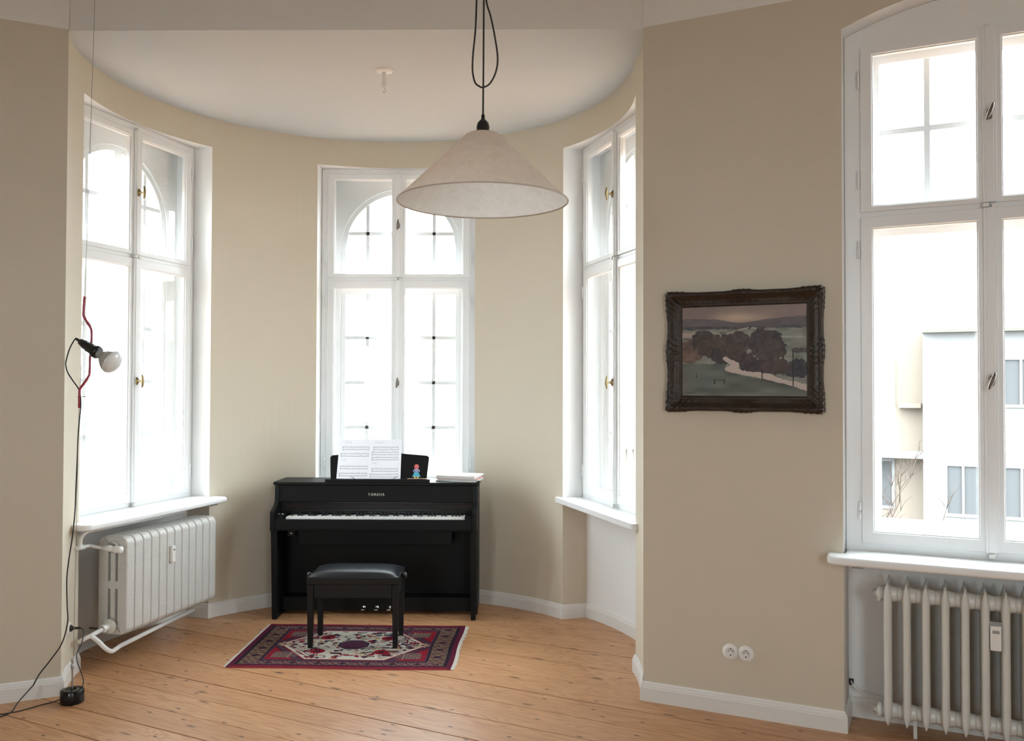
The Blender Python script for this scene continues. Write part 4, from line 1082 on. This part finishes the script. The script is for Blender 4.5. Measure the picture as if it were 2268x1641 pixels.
# ------------------------------------------------------------------ radiator on the right
RR = tag(empty('radiator', (RC.x, RC.y, 0), RA), 'white ribbed cast iron column radiator in the niche at the right edge', 'radiator')
def col_section():
    # outline of one narrow column in (y,z): front bulge, pointed crown; columns front and back joined top and bottom
    b = MB(); prof = []
    y0, y1, z0, z1 = .035, .185, .085, .722
    out = [(y0, z0 + .05), (y0, z1 - .055), (y0 + .012, z1 - .03), (y0 + .045, z1 - .02), ((y0 + y1) / 2, z1 - .018), (y1 - .045, z1 - .02), (y1 - .012, z1 - .03), (y1, z1 - .055), (y1, z0 + .05), (y1 - .015, z0 + .018), (y0 + .06, z0 + .012), (y0 + .015, z0 + .018)]
    slot = rrect((y0 + y1) / 2 - .022, (y0 + y1) / 2 + .022, z0 + .09, z1 - .085, .02, 4)
    return out, slot
out, slot = col_section()
def rsec():
    b = MB()
    zs = [(.066, .003), (.080, .010), (.10, .016), (.13, .019), (.20, .0185), (.60, .0185), (.655, .019), (.685, .017), (.705, .012), (.722, .006), (.740, .0016)]
    for yc in (.030, .100, .170):      # three columns, front one with a pointed crown
        rows = []
        for z, hw_ in zs:
            n = 16; dpt = .026 if .13 <= z <= .665 else .026 * (.75 + .25 * hw_ / .0185)
            rows.append([(hw_ * math.cos(2 * PI * j / n), yc + dpt * math.sin(2 * PI * j / n), z) for j in range(n)])
        b.grid(rows, cu=True)
    for za, zb in ((.080, .165), (.625, .712)):
        rows = []
        for z in (za, (za + zb) / 2, zb):
            k = .010 if z != (za + zb) / 2 else .016
            rows.append([(k, .02, z), (k, .18, z), (-k, .18, z), (-k, .02, z)])
        b.grid(rows, cu=True, smooth=False); b.add(rows[0], [(0, 1, 2, 3)]); b.add(rows[-1], [(0, 1, 2, 3)])
    for z in (.122, .672):
        b.tube([(-.0415, .07, z), (-.034, .07, z), (-.018, .07, z), (0, .07, z), (.018, .07, z), (.034, .07, z), (.0415, .07, z)], [.034, .0345, .038, .044, .038, .0345, .034], 24)
    return b.build('radiator_section', 'radiator_paint_smooth', RR)
sec = rsec(); NR = 12
for i in range(NR):
    o = sec if i == 0 else sec.copy()
    if i: COL.objects.link(o)
    o.location = (1.193 + i * .0815, -.015, 0)
for z in (.122, .672):
    MB().lathe([(0, -.066), (.018, -.066), (.018, -.056), (.024, -.056), (.024, -.048), (.036, -.046), (.038, -.034), (.034, -.030)], (1.193, .04, z), (1, 0, 0), 6 if False else 20).build('end_plug', 'radiator_paint_smooth', RR)
for i, x in enumerate((1.27, 2.0)):
    MB().box(x + .030, x + .046, .06, .09, 0, .10).build('foot', 'radiator_paint_smooth', RR)
hx = 1.193 + 5.5 * .0815
b = MB().box(hx - .022, hx + .022, -.020, .012, .475, .585); hm = b.build('heat_meter', 'plastic_white', RR, .005, 3)
MB().box(hx - .014, hx + .014, -.0208, -.0195, .553, .567).build('display', 'plastic_grey', hm)
MB().box(hx - .028, hx + .028, .006, .014, .48, .60).build('meter_bracket', 'plastic_grey', hm)
CB = tag(empty('cable_stub', (RC.x, RC.y, 0), RA), 'short white cable coming out of the niche wall left of the right radiator', 'cable')
b = MB().tube(smooth_pts([(1.01, .243, .175), (1.02, .22, .165), (1.045, .215, .140), (1.08, .225, .130), (1.13, .225, .125), (1.18, .228, .122)], 5), .004, 6); b.build('cable', 'plastic_white', CB)
MB().box(1.002, 1.022, .240, .250, .155, .185).build('wall_hole', 'dark', CB)

# ------------------------------------------------------------------ outdoors
b = MB().box(-60, 80, -60, 90, -8.3, -8.0); g_ = b.build('ground', 'yard_ground'); struct(g_)
def facade(name, origin, rz, scale_fn, walls, windows, trims, label):
    F = tag(empty(name, origin, rz), label, 'building')
    for m, bx in walls: MB().box(*bx).build('facade_wall', m, F)
    for bx in windows:
        x0, x1, y, z0, z1 = bx
        fr = plate('window', rect(x0 - .08, x1 + .08, z0 - .08, z1 + .08), [rect(x0, (x0 + x1) / 2 - .03, z0, z1), rect((x0 + x1) / 2 + .03, x1, z0, z1)], y - .06, y + .02, 'facade_plaster', F)
        MB().box(x0, x1, y - .01, y + .01, z0, z1).build('pane', 'facade_window', fr)
    for m, bx in trims: MB().box(*bx).build('trim_band', m, F)
    return F
K_ = 1.41
of_ = (RC - RN * 14) * K_
zz = lambda z: 1.65 + K_ * (z - 1.65)
walls = [('facade_plaster', (1.14 * K_, 14, 0, 8, -8, zz(2.75))), ('facade_cream', (-10, 1.14 * K_, .9, 8, -8, zz(2.80)))]
wins = []
for s0, s1 in ((1.55, 2.08), (2.49, 3.04), (3.5, 4.1), (4.6, 5.2), (5.7, 6.3)):
    for z0, z1 in ((1.36, 2.18), (-.69, .20), (-2.7, -1.85)):
        if (s0, z0) == (1.55, 1.36): continue
        wins.append((s0 * K_, s1 * K_, 0, zz(z0), zz(z1)))
for z0, z1 in ((1.36, 2.18), (-.69, .20), (-2.7, -1.85)): wins.append((-.6, .56 * K_, .9, zz(z0), zz(z1)))
trims = [('facade_trim', (1.14 * K_, 14, -.35, 8, zz(2.70), zz(2.76))), ('facade_plaster', (-10, 1.2 * K_, .2, .9, zz(.30), zz(.42))), ('facade_cream', (.70 * K_, 1.1 * K_, .5, .9, zz(1.27), zz(1.36)))]
facade('apartment_building', (of_.x, of_.y, 0), RA, None, walls, wins, trims, 'pale apartment building with dark windows seen through the right window')
facade('apartment_building', (-6, 34, 0), R_(6), None, [('facade_plaster', (-7, 7.5, 0, 8, -8, .95))], [(x, x + 1.0, 0, z, z + 1.3) for x in (4.3, 5.9) for z in (-1.6, -4.6)], [], 'white low building far behind the middle bay window')
facade('apartment_building', (-19, 12, 0), R_(73), None, [('facade_plaster', (-9, 9, 0, 8, -8, 1.9))], [(x, x + 1.1, 0, z, z + 1.4) for x in (-4.6, 2.8) for z in (-.5, -3.5)], [], 'white building far behind the left bay window')
# bare tree outside the right window
def tree():
    rr = random.Random(4); b = MB(); tk = MB()
    base = Vector((4.55, 11.6, -8)); top = Vector((4.35, 11.4, -1.6)); tk.tube([base, (base + top) / 2 + Vector((.1, 0, 0)), top], [.16, .12, .07], 8)
    def grow(p, d, L, r, n):
        pts = [p]; dd = d.copy()
        for i in range(3):
            dd = (dd + Vector((rr.uniform(-.25, .25), rr.uniform(-.25, .25), rr.uniform(-.1, .2)))).normalized(); pts.append(pts[-1] + dd * L / 3)
        b.tube(pts, [r, r * .85, r * .7, r * .55], 5)
        if n == 0: return
        for k in range(3 if n > 1 else 4):
            t = rr.choice((1, 2, 3)); nd = (dd + Vector((rr.uniform(-.9, .9), rr.uniform(-.9, .9), rr.uniform(-.3, .7)))).normalized(); grow(pts[t], nd, L * rr.uniform(.55, .8), r * .68, n - 1)
    for k in range(6): grow(top, Vector((rr.uniform(-.6, .6), rr.uniform(-.6, .6), 1)).normalized(), 1.1, .016, 4)
    T_ = tag(empty('bare_tree', tuple(base)), 'leafless tree with thin twigs outside the right window', 'tree')
    o = tk.build('trunk', 'bark', T_); o.location = -base; o = b.build('branches', 'bark', T_); o.location = -base
tree()
